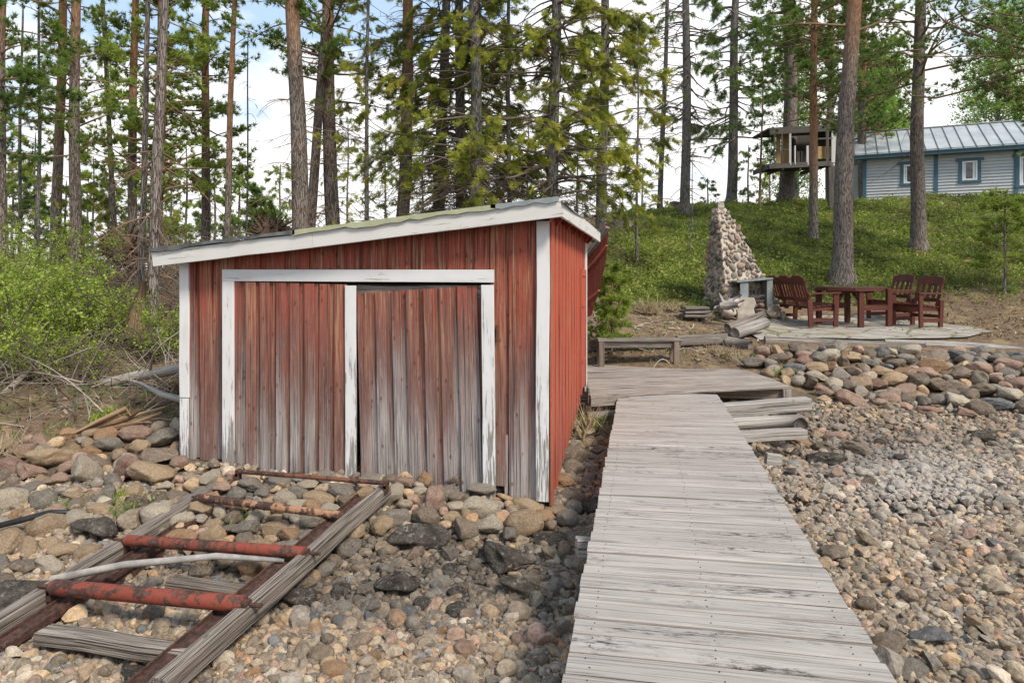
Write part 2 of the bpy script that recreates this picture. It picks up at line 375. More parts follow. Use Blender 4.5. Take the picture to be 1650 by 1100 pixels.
def rockmat(name, source):
    m, b = newmat(name)
    if source == 'object':
        oi = b.n('ShaderNodeObjectInfo'); base = oi.outputs['Color']
        co = b.add(b.n('ShaderNodeTexCoord').outputs['Object'], b.n('ShaderNodeCombineXYZ', {0: b.math('MULTIPLY', oi.outputs['Random'], 40), 1: b.math('MULTIPLY', oi.outputs['Random'], 17), 2: 0.0}))
        k = 1.0
    else:
        base = b.attr('rcol', 'Color'); co = b.attr('gc', 'Vector'); k = 4.0
    n1 = b.noise(co, 2.2*k, 6, .62); n2 = b.noise(co, 11*k, 5, .7); n3 = b.noise(co, 38*k, 3, .6)
    c = b.mix(b.ramp(n1, .40, .66, 0, .75), base, b.mix(.42, base, (.33, .29, .24)))
    c = b.mix(b.ramp(n1, .30, .46, .55, 0), c, b.mix(.5, base, (.05, .035, .028)))
    c = b.mix(b.ramp(n2, .44, .60, 0, .6), c, b.scale(base, (.45, .41, .38)))
    c = b.mix(b.ramp(n3, .55, .75, 0, .22), c, b.scale(base, (1.5, 1.45, 1.35)))
    li = b.ramp(b.noise(co, 4.3*k, 6, .75), .56, .62, 0, .55)
    if source == 'object': c = b.mix(li, c, (.36, .35, .31))
    b.finish(c, .88, b.math('ADD', n2, b.math('MULTIPLY', n3, .5)), .75, .035 if source == 'object' else .006, spec=.2); return m

M = {}
M['deck'] = wood('deck_wood', (.335, .300, .272), (.45, .412, .378), (.21, .19, .178), .18, .30, black=(.52, 1.0), knots=True, bstr=.7)
M['platform'] = wood('platform_wood', (.31, .265, .23), (.46, .405, .36), (.13, .105, .09), .6, .8, black=(.53, .85), knots=False, bstr=.8)
M['grey'] = wood('grey_wood', (.20, .172, .148), (.38, .335, .29), (.065, .052, .043), .8, .9, bstr=1.1)
M['slipwood'] = wood('slip_timber', (.17, .14, .115), (.36, .31, .265), (.05, .038, .03), .8, .9, bstr=1.2, black=(.52, .6))
M['pale'] = wood('pale_wood', (.34, .31, .28), (.50, .465, .43), (.15, .13, .11), .65, .8, bstr=.9)
M['brownwood'] = wood('brown_wood', (.21, .155, .12), (.34, .27, .215), (.09, .065, .05), .6, .6)
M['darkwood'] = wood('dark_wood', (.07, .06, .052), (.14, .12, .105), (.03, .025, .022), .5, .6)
M['rotten'] = wood('rotten_wood', (.27, .17, .10), (.42, .30, .20), (.10, .06, .035), .7, .8, bstr=1.2)
M['front'] = painted_red('weathered_red_boards', .32, 2.22, .95, (.33, .080, .048))
M['door'] = painted_red('weathered_door_boards', .30, 2.06, .95, (.33, .092, .062)); M['door2'] = painted_red('greyer_door_boards', .44, 2.30, 1.0, (.32, .085, .056))
M['side'] = painted_red('red_side_boards', -.9, 1.6, .30, (.47, .098, .056))
M['hull'] = painted_red('red_hull_paint', -.9, 1.6, .2, (.26, .05, .035))
M['white'] = painted_white('white_trim', .42)
M['whitefoot'] = painted_white('white_trim_worn_foot', .55, zfoot=.3)
M['fascia'] = painted_white('white_fascia', .55, (.60, .59, .56))
M['felt'] = flat('roofing_felt', (.05, .052, .05), (.16, .17, .165), 9, .8)
M['feltgreen'] = flat('mossy_felt', (.30, .31, .18), (.42, .43, .30), 7, .9)
M['rust'] = rusty('rusted_steel', (.3, .1, .06), 0)
M['rollerred'] = rusty('red_painted_roller', (.26, .060, .038), .52)
M['rollerbrown'] = rusty('red_brown_roller', (.20, .085, .05), .5)
M['rustpale'] = rusty('scaled_rust', (.40, .22, .13), .15)
M['bark'] = bark('pine_bark', (.20, .165, .145), (.34, .295, .265), (.30, .15, .075), (.50, .29, .17))
M['barkgrey'] = bark('spruce_bark', (.19, .18, .165), (.32, .30, .28), (.20, .19, .17), (.30, .28, .25))
M['birchbark'] = bark('birch_bark', (.30, .29, .27), (.55, .54, .50), (.5, .49, .46), (.6, .58, .55))
M['twig'] = flat('dead_twigs', (.085, .066, .052), (.20, .16, .125), 5, .9)
M['oldgrey'] = wood('old_grey_board', (.12, .11, .10), (.20, .185, .17), (.05, .045, .04), .6, .6)
M['twigpale'] = flat('pale_dead_twigs', (.24, .205, .17), (.44, .395, .34), 5, .9)
M['limb'] = flat('limb_bark', (.16, .105, .07), (.28, .18, .115), 5, .9)
M['pine'] = foliage('pine_needles', [(0, (0.130, 0.192, 0.039)), (.5, (0.260, 0.348, 0.061)), (1, (0.442, 0.516, 0.099))], .5)
M['pinedark'] = foliage('dark_pine_needles', [(0, (0.091, 0.149, 0.040)), (.6, (0.175, 0.270, 0.063)), (1, (0.308, 0.405, 0.092))], .5)
M['spruce'] = foliage('spruce_needles', [(0, (0.088, 0.108, 0.028)), (.4, (0.213, 0.252, 0.039)), (.8, (0.450, 0.468, 0.061)), (1, (0.550, 0.408, 0.110))], .5)
M['birch'] = foliage('birch_leaves', [(0, (0.162, 0.264, 0.060)), (.6, (0.297, 0.456, 0.096)), (1, (0.486, 0.600, 0.168))], .45)
M['willow'] = foliage('willow_leaves', [(0, (0.170, 0.240, 0.036)), (.6, (0.310, 0.400, 0.059)), (1, (0.460, 0.540, 0.108))], .45)
M['berry'] = foliage('blueberry_leaves', [(0, (0.094, 0.098, 0.031)), (.4, (0.182, 0.226, 0.044)), (.75, (0.297, 0.378, 0.072)), (.9, (0.363, 0.366, 0.110)), (1, (0.352, 0.244, 0.110))], .35)
M['grass'] = foliage('grass_blades', [(0, (.10, .19, .04)), (.6, (.19, .30, .07)), (1, (.32, .36, .13))], .35)
M['straw'] = foliage('dry_straw', [(0, (.26, .19, .11)), (.6, (.42, .34, .21)), (1, (.55, .47, .33))], .3)
M['litter'] = foliage('bark_litter', [(0, (.055, .033, .022)), (.5, (.17, .10, .065)), (.85, (.30, .20, .13)), (1, (.45, .36, .27))], .05, .9)
M['stain'] = wood('red_brown_stain', (.09, .024, .015), (.155, .043, .026), (.04, .014, .011), .6, .4, rough=.5, bstr=.4)
M['staindark'] = wood('dark_tabletop_stain', (.075, .036, .028), (.13, .065, .05), (.035, .02, .016), .5, .35, rough=.5)
M['rock'] = rockmat('boulder_stone', 'object')
M['gravel'] = rockmat('shore_gravel', 'attr')
M['mortar'] = flat('lime_mortar', (.32, .275, .225), (.50, .445, .385), 9, .95, bump=.8)
M['steel'] = flat('dull_steel', (.20, .23, .23), (.33, .36, .36), 6, .45, .5)
M['soot'] = flat('soot', (.012, .011, .01), (.06, .055, .05), 6, .95)
M['rubber'] = flat('black_rubber', (.012, .013, .015), (.03, .03, .034), 12, .4)
M['blue'] = flat('blue_trim', (.05, .11, .155), (.065, .14, .19), 5, .6)
M['winwhite'] = flat('window_white', (.70, .71, .71), (.80, .80, .80), 5, .5)
M['curtain'] = flat('dark_room', (.015, .014, .014), (.05, .048, .045), 5, .9)
M['glass'], _b = newmat('window_glass')
_b.finish(_b.mix(_b.ramp(_b.noise(_b.attr('gc', 'Vector'), 4, 3), .45, .55), (.015, .016, .018), (.07, .08, .09)), .08, spec=.7)
M['yellow'] = flat('yellow_panel', (.36, .24, .10), (.46, .32, .15), 5, .7)
M['pipe'] = flat('pale_birch_pole', (.16, .15, .14), (.34, .32, .295), 14, .8)
M['yellowflower'] = flat('yellow_petals', (.8, .55, .03), (.85, .6, .05), 5, .6)
# house siding, a lap every 14 cm
m, b = newmat('grey_siding'); z = b.posz()
n = b.noise(b.attr('gc', 'Vector'), 3, 4)
b.finish(b.mix(b.ramp(n, .3, .7), (.42, .445, .455), (.49, .51, .52)), .6, None); M['siding'] = m
m, b = newmat('zinc_roof'); g = b.attr('gc', 'Vector'); n = b.noise(g, 1.1, 5, .65); n2 = b.noise(g, 7, 4, .6)
c = b.mix(b.ramp(n, .35, .65), (.30, .33, .345), (.44, .46, .47)); c = b.mix(b.ramp(n2, .56, .72, 0, .5), c, (.40, .37, .31))
b.finish(c, .5, n2, .1, .01, metal=.1); M['zinc'] = m
# flagstones with moss joints
m, b = newmat('patio_flagstone'); co = b.n('ShaderNodeNewGeometry').outputs['Position']
wv = b.add(co, b.scale(b.noise(co, 1.8, 3, out=1), (.25, .25, 0)))
e = b.vor(wv, 1.7, 'DISTANCE_TO_EDGE'); cc = b.vor(wv, 1.7, out=1); n = b.noise(co, 9, 6, .65)
c = b.mix(b.ramp(n, .3, .7), (.24, .215, .19), (.40, .37, .33)); c = b.mix(.25, c, b.mix(b.sep(cc, 0), (.25, .20, .16), (.42, .40, .38)))
c = b.mix(b.ramp(b.noise(co, 2.2, 4, .6), .52, .66, 0, .6), c, (.25, .18, .10))
c = b.mix(b.ramp(e, .015, .06, .9, 0), c, b.mix(n, (.10, .085, .04), (.16, .17, .05)))
b.finish(c, .9, b.math('ADD', b.ramp(e, 0, .07), b.math('MULTIPLY', n, .4)), .7, .02); M['patio'] = m
# soil: beach sand, needle litter, hillside moss, laid out by the 'tint' and 'rnd' zones
m, b = newmat('forest_floor'); co = b.n('ShaderNodeNewGeometry').outputs['Position']
n = b.noise(co, 1.3, 5, .6); n2 = b.noise(co, 14, 6, .7); n3 = b.noise(co, 60, 3, .6)
sand = b.mix(n2, (.06, .048, .038), (.20, .165, .13))
lit = b.mix(b.ramp(n2, .3, .7), (.085, .055, .036), (.27, .19, .125)); lit = b.mix(b.ramp(n3, .5, .7, 0, .5), lit, (.36, .28, .19))
moss = b.mix(b.ramp(n2, .3, .7), (.045, .045, .02), (.14, .15, .04)); moss = b.mix(b.ramp(n3, .5, .72, 0, .5), moss, (.24, .24, .08))
gr = b.math('ADD', b.attr('tint'), b.math('MULTIPLY', b.math('SUBTRACT', n, .5), 1.1))
c = b.mix(b.ramp(gr, .40, .62), b.mix(b.ramp(b.noise(co, 2.7, 4, .6), .52, .62, 0, .7), lit, (.33, .25, .13)), moss); c = b.mix(b.attr('rnd'), sand, c)
b.finish(c, .95, b.math('ADD', n2, b.math('MULTIPLY', n3, .4)), 1.0, .05, spec=.1); M['floor'] = m
# ------------------------------------------------------------------ ground, one sheet to the horizon
seed(1)
def axis(lo, a, b, hi, st, k=16):
    return np.concatenate([a-(np.geomspace(1, a-lo+1, k)[::-1][:-1]-1), np.arange(a, b, st), b+np.geomspace(1, hi-b+1, k)-1])
xs = axis(-320, -11, 15, 320, .13); ys = axis(-300, 0, 31, 400, .15)
X, Y = np.meshgrid(xs, ys); Z = hgt(X, Y)
dpt = X*Fw[0]+Y*Fw[1]; cxx = X*Rt[0]+Y*Rt[1]; pxx = 825+1100*cxx/np.maximum(dpt, 1)
near = (np.abs(X-2) < 14) & (Y < 32) & (Y > 0)
Z = Z-np.where(near & (Z < .45), .02, 0)
nx, ny = len(xs), len(ys); i = np.arange(ny-1)[:, None]*nx+np.arange(nx-1)[None]
F = np.stack([i, i+1, i+nx+1, i+nx], -1).reshape(-1, 4)
def sm(v, a, b): t = np.clip((v-a)/(b-a), 0, 1); return t*t*(3-2*t)
green = sm(pxx, 930, 1010)*sm(Z, 1.15, 1.7)
green = np.maximum(green, .35*sm(pxx, 1050, 940)*sm(dpt, 12, 16))
green *= 1-sm(pxx, 1440, 1560)*sm(dpt, 17.2, 15.6)*.8
green = np.maximum(green, .45*sm(pxx, 260, 120)*sm(dpt, 6.0, 6.8)*sm(dpt, 8.5, 7.2))
soil = sm(Z, .22, .5)*sm(dpt, 4.6, 5.6)
mb = MB(); mb.raw(np.stack([X, Y, Z], -1).reshape(-1, 3), F, None, soil.ravel(), green.ravel())
gobj = mb.build('ground', M['floor'], smooth=True, origin=(0, 0, 0)); tag(gobj, kind='structure')

# flagstone patio sheet
pp = []
for px, d in [(1225, 11.25), (1300, 11.2), (1420, 11.15), (1560, 11.15), (1600, 11.9), (1560, 12.8), (1490, 14.0), (1400, 14.6), (1300, 14.7), (1225, 14.4), (1200, 13.0), (1205, 12)]:
    pp.append(C((px-825)/1100*d, d, 0))
bm = bmesh.new(); vs = [bm.verts.new(p) for p in pp]; f = bm.faces.new(vs)
bmesh.ops.triangulate(bm, faces=bm.faces[:]); 
for _ in range(5): bmesh.ops.subdivide_edges(bm, edges=[e for e in bm.edges if e.calc_length() > .25], cuts=1, use_grid_fill=True)
bmesh.ops.triangulate(bm, faces=bm.faces[:])
V = np.array([v.co[:] for v in bm.verts]); V[:, 2] = hgt(V[:, 0], V[:, 1])+.03
bm.verts.index_update(); F = np.array([[v.index for v in f.verts] for f in bm.faces]); bm.free()
mb = MB(); mb.raw(V, F); tag(mb.build('patio', M['patio'], smooth=True), kind='structure')

# ------------------------------------------------------------------ boathouse
YF, XR, XL, YB = 5.49, -.74, -4.09, 8.75
shed = thing('boathouse', 'weathered red plank boathouse with white trim and two doors facing the shore', 'boathouse', ((XL+XR)/2, 7.1, .3))
fx = lambda px, py, y=YF: onY(px, py, y)
seed(3)
def roof_z(x):                                   # underside of the roof, rising to the right
    (xa, za), (xb, zb) = fx(247, 428, YF), fx(905, 352, YF); return za+(zb-za)*(x-xa)/(xb-xa)
def boards(mb, px0, px1, ztop, zbot, y, wid=.115, t=.024, board_on_board=True, lean=0.0, rag=.02, ztopj=0.0):
    """board-on-board cladding across the front between two pixel columns"""
    x0 = fx(px0, 600, y)[0]; x1 = fx(px1, 600, y)[0]; x = x0; k = 0
    mb.box((x0, y+.028, max(zbot+.04, 0)), (x1, y+.05, min(ztop(x0), ztop(x1))-.02), r=.9)  # back layer, seen only in the gaps
    while x < x1-.02:
        w_ = wid*random.uniform(.82, 1.18); w_ = min(w_, x1-x)
        if x1-x-w_ < .04: w_ = x1-x
        front = k % 2 == 0; yy = y-(.014 if front and board_on_board else -.008)
        xa, xb = (x-.012, x+w_+.012) if front and board_on_board else (x, x+w_)
        zb = zbot+random.uniform(-rag, rag*1.3); xm = (xa+xb)/2
        zt = ztop(xm)-random.uniform(0, ztopj); dx = lean*(zt-zb)+random.uniform(-.004, .004)
        mb.beam((xm, yy, zb), (xm+dx, yy+random.uniform(-.004, .004), zt), xb-xa-.003, t, up=(0, 1, 0), ch=.003)
        x += w_; k += 1
rz = lambda x: roof_z(x)+.02
mb = MB()
boards(mb, 303, 361, rz, .33, YF, wid=.085)
boards(mb, 793, 823, rz, .29, YF, rag=.03); boards(mb, 823, 868, rz, .12, YF, rag=.02)
hz = fx(500, 440)[1]
boards(mb, 359, 797, rz, hz, YF, rag=0)
mb.build('front_wall', M['front'], shed)
# broken board stubs beside the right-hand door
mb = MB()
for px, y0, y1, w_ in ((808, 700, 778, .05), (815, 700, 795, .03), (800, 700, 770, .04)):
    a = fx(px, y0); c_ = fx(px+1, y1); mb.beam((c_[0], YF-.004, c_[1]), (a[0], YF-.004, a[1]), w_, .02, up=(0, 1, 0), ch=.004, taper=1.6)
mb.build('broken_board', M['front'], shed)
# dark sheets behind the cladding and door gap, standing in for interior shade
mb = MB(); mb.box((XL+.06, YF+.5, .1), (XR-.06, YF+.54, 2.0)); mb.box((XL+.05, YF+.5, .05), (XR-.05, YB-.1, .09)); mb.build('dark_backing', M['darkwood'], shed)
# side wall (towards the dock), foot climbs with the rocks
def foot(y): return np.interp(y, [YF, 6.2, 7.2, YB], [.13, .26, .38, .56])
mb = MB(); y = YF+.012; k = 0
while y < 7.95:
    w_ = .135*random.uniform(.85, 1.15); fr = k % 2 == 0
    xx = XR+(.012 if fr else -.008)
    mb.beam((xx, y+w_/2, foot(y)-random.uniform(0, .02)), (xx, y+w_/2, roof_z(XR)+.02), w_+(.02 if fr else -.002), .022, up=(1, 0, 0), ch=.003); y += w_; k += 1
ys0 = y
while y < YB:
    w_ = .12; fr = k % 2 == 0; xx = XR+(.012 if fr else -.008)
    z0, z1 = (foot(y)-.01, roof_z(XR)+.02)
    if 8.03 < y+w_/2 < 8.6: z0 = 1.98
    mb.beam((xx, y+w_/2, z0), (xx, y+w_/2, z1), w_+(.02 if fr else -.002), .022, up=(1, 0, 0), ch=.003); y += w_; k += 1
mb.build('side_wall', M['side'], shed)
mb = MB(); y = 8.05
while y < 8.58:
    mb.beam((XR+.03, y+.05, .62), (XR+.03, y+.05, 1.96), .1, .022, up=(1, 0, 0), ch=.003); y += .105
sdoor = mb.build('side_door', M['side'], shed)
for z in (.95, 1.62):
    mb = MB(); mb.beam((XR+.047, 8.1, z), (XR+.047, 8.55, z), .012, .05); mb.build('cross_batten', M['side'], shed)
mb = MB(); mb.beam((XR+.04, 8.02, 2.0), (XR+.04, 8.62, 2.0), .02, .08, up=(0, 0, 1)); mb.build('door_casing', M['side'], shed)
mb = MB()
for yy in (7.99, 8.62): mb.beam((XR+.034, yy, .58), (XR+.034, yy, 2.02), .045, .03, up=(1, 0, 0))
mb.build('door_casing', M['side'], shed)
mb = MB(); mb.beam((XR+.035, YB-.03, .5), (XR+.035, YB-.03, roof_z(XR)-.05), .09, .026, up=(1, 0, 0), ch=.003); mb.build('corner_trim', M['white'], shed)
# left and back walls (out of sight, but there)
mb = MB(); y = YF+.01
while y < YB-.01:
    w_ = .14; mb.beam((XL+.01, y+w_/2, .35), (XL+.01, y+w_/2, roof_z(XL)+.02), w_-.003, .022, up=(1, 0, 0)); y += w_
mb.build('side_wall', M['side'], shed)
mb = MB(); x = XL+.03
while x < XR-.03:
    w_ = .14; mb.beam((x+w_/2, YB-.01, .5), (x+w_/2, YB-.01, roof_z(x)+.02), w_-.003, .022, up=(0, 1, 0)); x += w_
mb.build('back_wall', M['side'], shed)
# white trims of the front
def trim(name, px0, px1, py0, py1, mat, y=YF-.03, t=.024, dx=0.0, flat=False):
    a, c_ = fx(px0, py0, y), fx(px1, py1, y); mb = MB()
    if flat: mb.beam((a[0], y, (a[1]+c_[1])/2), (c_[0], y, (a[1]+c_[1])/2-.006), t, abs(a[1]-c_[1]), up=(0, 0, 1), ch=.003)
    else: mb.beam(((a[0]+c_[0])/2+dx, y, c_[1]), ((a[0]+c_[0])/2, y, a[1]), abs(a[0]-c_[0]), t, up=(0, 1, 0), ch=.003, seg=4, jit=.0015)
    return mb.build(name, mat, shed)
def tz(px): return 440-(roof_z(fx(px, 440)[0])-2)/depth(np.array([fx(px, 440)[0], YF]))*1100
trim('corner_trim', 290, 305, tz(297)+2, 640, M['white']); trim('corner_trim', 291, 304, 641, 786, M['whitefoot'])
trim('corner_trim', 865, 885.5, tz(875)+1, 808, M['whitefoot'], y=YF-.034, dx=-.008)
trim('door_header', 359, 796, 434, 454, M['white'], y=YF-.046, flat=True)
# doors
def door(px0, px1, pt0, pt1, pb, lean, jig):
    mb = MB(); ztop = lambda x: np.interp(x, [fx(px0, 600, YF-.03)[0], fx(px1, 600, YF-.03)[0]], [fx(500, pt0, YF-.03)[1], fx(500, pt1, YF-.03)[1]])
    zb = fx((px0+px1)/2, pb, YF-.03)[1]; boards(mb, px0, px1, ztop, zb, YF-.025, wid=.070, lean=lean, rag=.014)
    return mb.build('door_leaf', M['door'], shed)
ld = door(377, 558, 454, 458, 776, 0.0, 0); ld['label'] = 'left door leaf of weathered red boards'
M['door'], _keep = M['door2'], M['door']; rd = door(586, 778, 472, 459, 797, -.024, 0); M['door'] = _keep; rd['label'] = 'sagging right door leaf of weathered red boards'
trim('door_casing', 359, 377, 453, 768, M['whitefoot'], y=YF-.058)
trim('door_casing', 556.5, 573.5, 460, 768, M['whitefoot'], y=YF-.062, dx=.004)
trim('door_casing', 776, 796, 459, 803, M['whitefoot'], y=YF-.062, dx=.012)
mb = MB()
a = fx(575, 459); c_ = fx(778, 462); mb.box((a[0], YF-.01, a[1]-.12), (c_[0], YF+.012, a[1]), r=.2); mb.build('lintel', M['grey'], shed)
# hinges
for px, py, s_ in ((357, 538, 1), (799, 538, 1), (359, 742, .9)):
    a = fx(px, py, YF-.07); mb = MB()
    mb.tube([(a[0], YF-.045, a[1]-.07*s_), (a[0], YF-.045, a[1]+.07*s_)], .009, 8); mb.beam((a[0]-.01, YF-.036, a[1]-.035), (a[0]-.01, YF-.036, a[1]+.035), .035, .006, up=(0, 1, 0))
    mb.build('hinge', M['rust'], shed)
# roof: sheathing, fascia boards, felt, rafter tails
yE = YF-.20; xe0, xe1 = fx(247, 430, yE)[0], fx(905, 350, yE)[0]; YR = 9.25
za, zb_ = fx(247, 430, yE)[1], fx(905, 350, yE)[1]; zl = lambda x: za+(zb_-za)*(x-xe0)/(xe1-xe0)
FH = .128
seed(5)
mb = MB(); xmid = xe0+(xe1-xe0)*.42
mb.beam((xe0, yE, zl(xe0)+FH/2), (xmid, yE, zl(xmid)+FH/2), .024, FH, ch=.003, seg=5, jit=.002)
mb.beam((xmid+.002, yE-.001, zl(xmid)+FH/2+.002), (xe1, yE-.001, zl(xe1)+FH/2+.006), .024, FH+.004, ch=.003, seg=5, jit=.002); mb.build('fascia', M['fascia'], shed)
mb = MB()      # side fascia sags towards its far end
pts = [(xe1-.006, yE+.014), (xe1+.01, yE+1.2), (xe1+.03, yE+2.4), (xe1+.05, YR)]; zz = [zl(xe1)+.066, zl(xe1)+.060, zl(xe1)+.055, zl(xe1)+.045]
for q in range(3): mb.beam((*pts[q], zz[q]), (pts[q+1][0], pts[q+1][1]-.001, zz[q+1]), .024, FH, ch=.003, off=(3, 3, q*1.3))
mb.build('fascia', M['fascia'], shed)
mb = MB()
y = yE+.02
while y < YR-.02:
    mb.beam((xe0+.01, y+.07, zl(xe0)+FH-.02), (xe1-.02, y+.07, zl(xe1)+FH-.02-(max(0, y-7)*.006)), .138, .02); y += .14
mb.build('sheathing', M['side'], shed)
def sheet(x0, x1, y0, y1, zoff, mat, seedk, wav=.012, drop=0):
    seed(seedk); nxs = 26; nys = 14; V = []
    for j in range(nys+1):
        for i_ in range(nxs+1):
            u, v = i_/nxs, j/nys; x = x0+(x1-x0)*u; y = y0+(y1-y0)*v
            z = zl(x)+FH+zoff-(max(0, y-7)*.006 if x > -2 else 0)+wav*(math.sin(x*5.1+seedk)*.5+math.sin(x*11+y*3+seedk)*.35+math.sin(y*4+x)*.4)*.6
            if drop and u > .985: z -= .03
            V.append((x, y, z))
    n = len(V); V2 = [(a, b_, c_-.006) for a, b_, c_ in V]; q = np.arange(nys)[:, None]*(nxs+1)+np.arange(nxs)[None]
    F = np.stack([q, q+1, q+nxs+2, q+nxs+1], -1).reshape(-1, 4); mb = MB()
    E = [(i_, i_+1, i_+1+n, i_+n) for i_ in range(nxs)]; E += [(j*(nxs+1)+nxs, (j+1)*(nxs+1)+nxs, (j+1)*(nxs+1)+nxs+n, j*(nxs+1)+nxs+n) for j in range(nys)]
    mb.raw(V+V2, np.vstack([F, F[:, ::-1]+n, np.array(E)])); return mb.build('roofing_felt', mat, shed, smooth=True)
sheet(xe0-.02, xe1+.03, yE-.015, YR, .012, M['felt'], 7, drop=1)
s_ = sheet(xe0+1.35, xe1-.55, yE-.03, YR-.1, .026, M['feltgreen'], 9, wav=.009); s_['label'] = 'pale green strip of roofing felt'
s_ = sheet(xe1-.62, xe1-.1, yE-.024, YR-.1, .034, M['steel'], 11, wav=.009)
seed(13)
def drape(x0, x1, mat, h0, n=14):          # the felt turned down over the edge of the roof, uneven
    mb = MB(); xs_ = np.linspace(x0, x1, n+1); hh = [h0*random.uniform(.55, 1.3) for _ in xs_]
    for i_ in range(n):
        a, b_ = xs_[i_], xs_[i_+1]; t0_, t1_ = zl(a)+FH+.034, zl(b_)+FH+.034
        mb.prism([(a, yE-.034, t0_), (b_, yE-.034, t1_), (b_, yE-.034, t1_-hh[i_+1]), (a, yE-.034, t0_-hh[i_])], (0, .006, 0))
    o = mb.build('felt_edge', mat, shed)
drape(xe0-.02, xe0+1.36, M['felt'], .034); drape(xe0+1.34, xe1-.52, M['feltgreen'], .042, 22); drape(xe1-.56, xe1-.02, M['steel'], .036, 6)
mb = MB()
for x in np.linspace(xe1-.42, xe1-.02, 5): mb.box((x, yE-.012, zl(x)+FH), (x+.07, yE+.03, zl(x)+FH+.022))
mb.build('fascia', M['white'], shed)
for q, yy in enumerate((5.75, 6.45, 7.15, 7.85, 8.55, 9.1)):    # rafter tails under the eave, cut to a slope
    z1 = zl(xe1)+FH-.045-max(0, yy-7)*.006; mb = MB()
    mb.prism([(XR-.0, yy, z1), (xe1-.02, yy, z1), (xe1-.02, yy, z1-.035), (XR-.0, yy, z1-.15)], (0, .045, 0)); mb.build('rafter_tail', M['side'], shed)
mb = MB(); z1 = zl(xe1)+FH-.035
mb.prism([(XR+.025, yE+.03, z1-.005), (xe1-.02, yE+.03, z1-.005), (xe1-.02, yE+.03, z1-.04), (XR+.025, yE+.03, z1-.13)], (0, .03, 0)); mb.build('bracket', M['side'], shed)

# ------------------------------------------------------------------ red hull poking out behind the boathouse
seed(6)
hull = thing('wooden_boat', 'red plank hull with a pale cap sticking out past the far corner of the boathouse', 'boat', P(950, 505, 10.4))
def hp(px, py, d): return P(px, py, d)
nu, nv = 14, 10; A = []; 
for i_ in range(nu+1):
    u = i_/nu
    top = hp(905, 442, 10.6)*(1-u)+hp(981, 358, 9.9)*u+np.array([0, 0, -.10*math.sin(u*math.pi)])
    bot = hp(905, 530, 10.6)*(1-u)+hp(953, 508, 10.3)*u
    for j in range(nv+1):
        v = j/nv; A.append(bot*(1-v)+top*v+np.array([.06*math.sin(v*math.pi), 0, 0]))
A = np.array(A); n = len(A); Bk = A+np.array([-.05, .25, 0]); q = np.arange(nu)[:, None]*(nv+1)+np.arange(nv)[None]
F = np.stack([q, q+nv+1, q+nv+2, q+1], -1).reshape(-1, 4)
E = [(nu*(nv+1)+j, nu*(nv+1)+j+1, nu*(nv+1)+j+1+n, nu*(nv+1)+j+n) for j in range(nv)]+[(i_*(nv+1)+nv, (i_+1)*(nv+1)+nv, (i_+1)*(nv+1)+nv+n, i_*(nv+1)+nv+n) for i_ in range(nu)]
G = A.copy(); G[:, 0] *= 2
mb = MB(); mb.raw(np.vstack([A, Bk]), np.vstack([F, F[:, ::-1]+n, np.array(E)]), np.vstack([G, G])); mb.build('hull', M['hull'], hull)
def rail(name, v, w_, h_, mat):
    mb = MB(); k = [i_*(nv+1)+v for i_ in range(nu+1)]
    pts = A[k]+np.array([.03, -.05, .0])
    for a_, b_ in zip(pts[3:-1:2], pts[5::2]): mb.beam(a_, b_+(b_-a_)*.03, w_, h_, up=(0, 0, 1), off=(1, 1, 1))
    mb.build(name, mat, hull)
rail('gunwale', nv, .09, .05, M['grey']); rail('rub_rail', nv-2, .03, .03, M['side']); rail('rub_rail', 3, .03, .03, M['side'])

# ------------------------------------------------------------------ jetty
seed(8)
DZ = .55
dock = thing('jetty', 'weathered grey plank walkway running from the bottom edge up to the landing', 'jetty', (.3, 5, 0))
mb = MB(); y = 1.0; k = 0
while y < 8.42:
    w_ = random.uniform(.118, .150); xa = -.28+random.uniform(-.007, .007); xb = .885+random.uniform(-.010, .007)
    z = DZ-.014+random.uniform(-.0045, .0045); sk = random.uniform(-.003, .003)+float(np.interp(y, [2.8, 3.6, 5, 7, 8.4], [0, .012, .032, .03, .015]))
    mb.beam((xa, y+w_/2-sk, z+random.uniform(-.002, .002)), (xb, y+w_/2+sk, z), w_-random.uniform(.012, .020), .028, ch=.006, seg=3, jit=.0008)
    if y < 6:
        for nx_ in (-.20, .28, .80):
            for ny_ in (.3, .7):
                cx_, cy_ = nx_+random.uniform(-.012, .012), y+w_*ny_+sk*(nx_-.3)*1.7; h6 = [(cx_+.003*math.cos(a_), cy_+.003*math.sin(a_), z+.0142) for a_ in np.arange(6)*math.pi/3]
                mb.prism(h6, (0, 0, .0022), m=1)
    y += w_; k += 1
tag_ = mb.build('deck_planks', [M['deck'], M['rust']], dock)
for x in (-.20, .28, .80):
    mb = MB(); mb.beam((x, 1.0, DZ-.105), (x, 8.4, DZ-.105), .05, .15); mb.build('joist', M['grey'], dock)
for y in (2.2, 4.1, 6.0, 7.8):
    for x in (-.16, .76):
        mb = MB(); mb.tube([(x, y, -.05), (x, y, DZ-.17)], .06, 10, rough=.05); mb.build('post', M['brownwood'], dock)
    mb = MB(); mb.beam((-.4 if y == 4.1 else -.24, y+.07, DZ-.21), (.84, y+.07, DZ-.21), .05, .1); mb.build('crosspiece', M['pale'], dock)
mb = MB(); mb.beam(P(930, 882, 3.98), P(962, 882, 3.98), .05, .10); mb.build('crosspiece', M['pale'], dock)
mb = MB(); mb.beam(P(955, 878, 4.05), P(975, 820, 4.6), .025, .11); mb.build('side_board', M['grey'], dock)
mb = MB(); mb.beam(P(1234, 738, 5.62), P(1258, 741, 5.62), .06, .09); mb.build('crosspiece', M['pale'], dock)

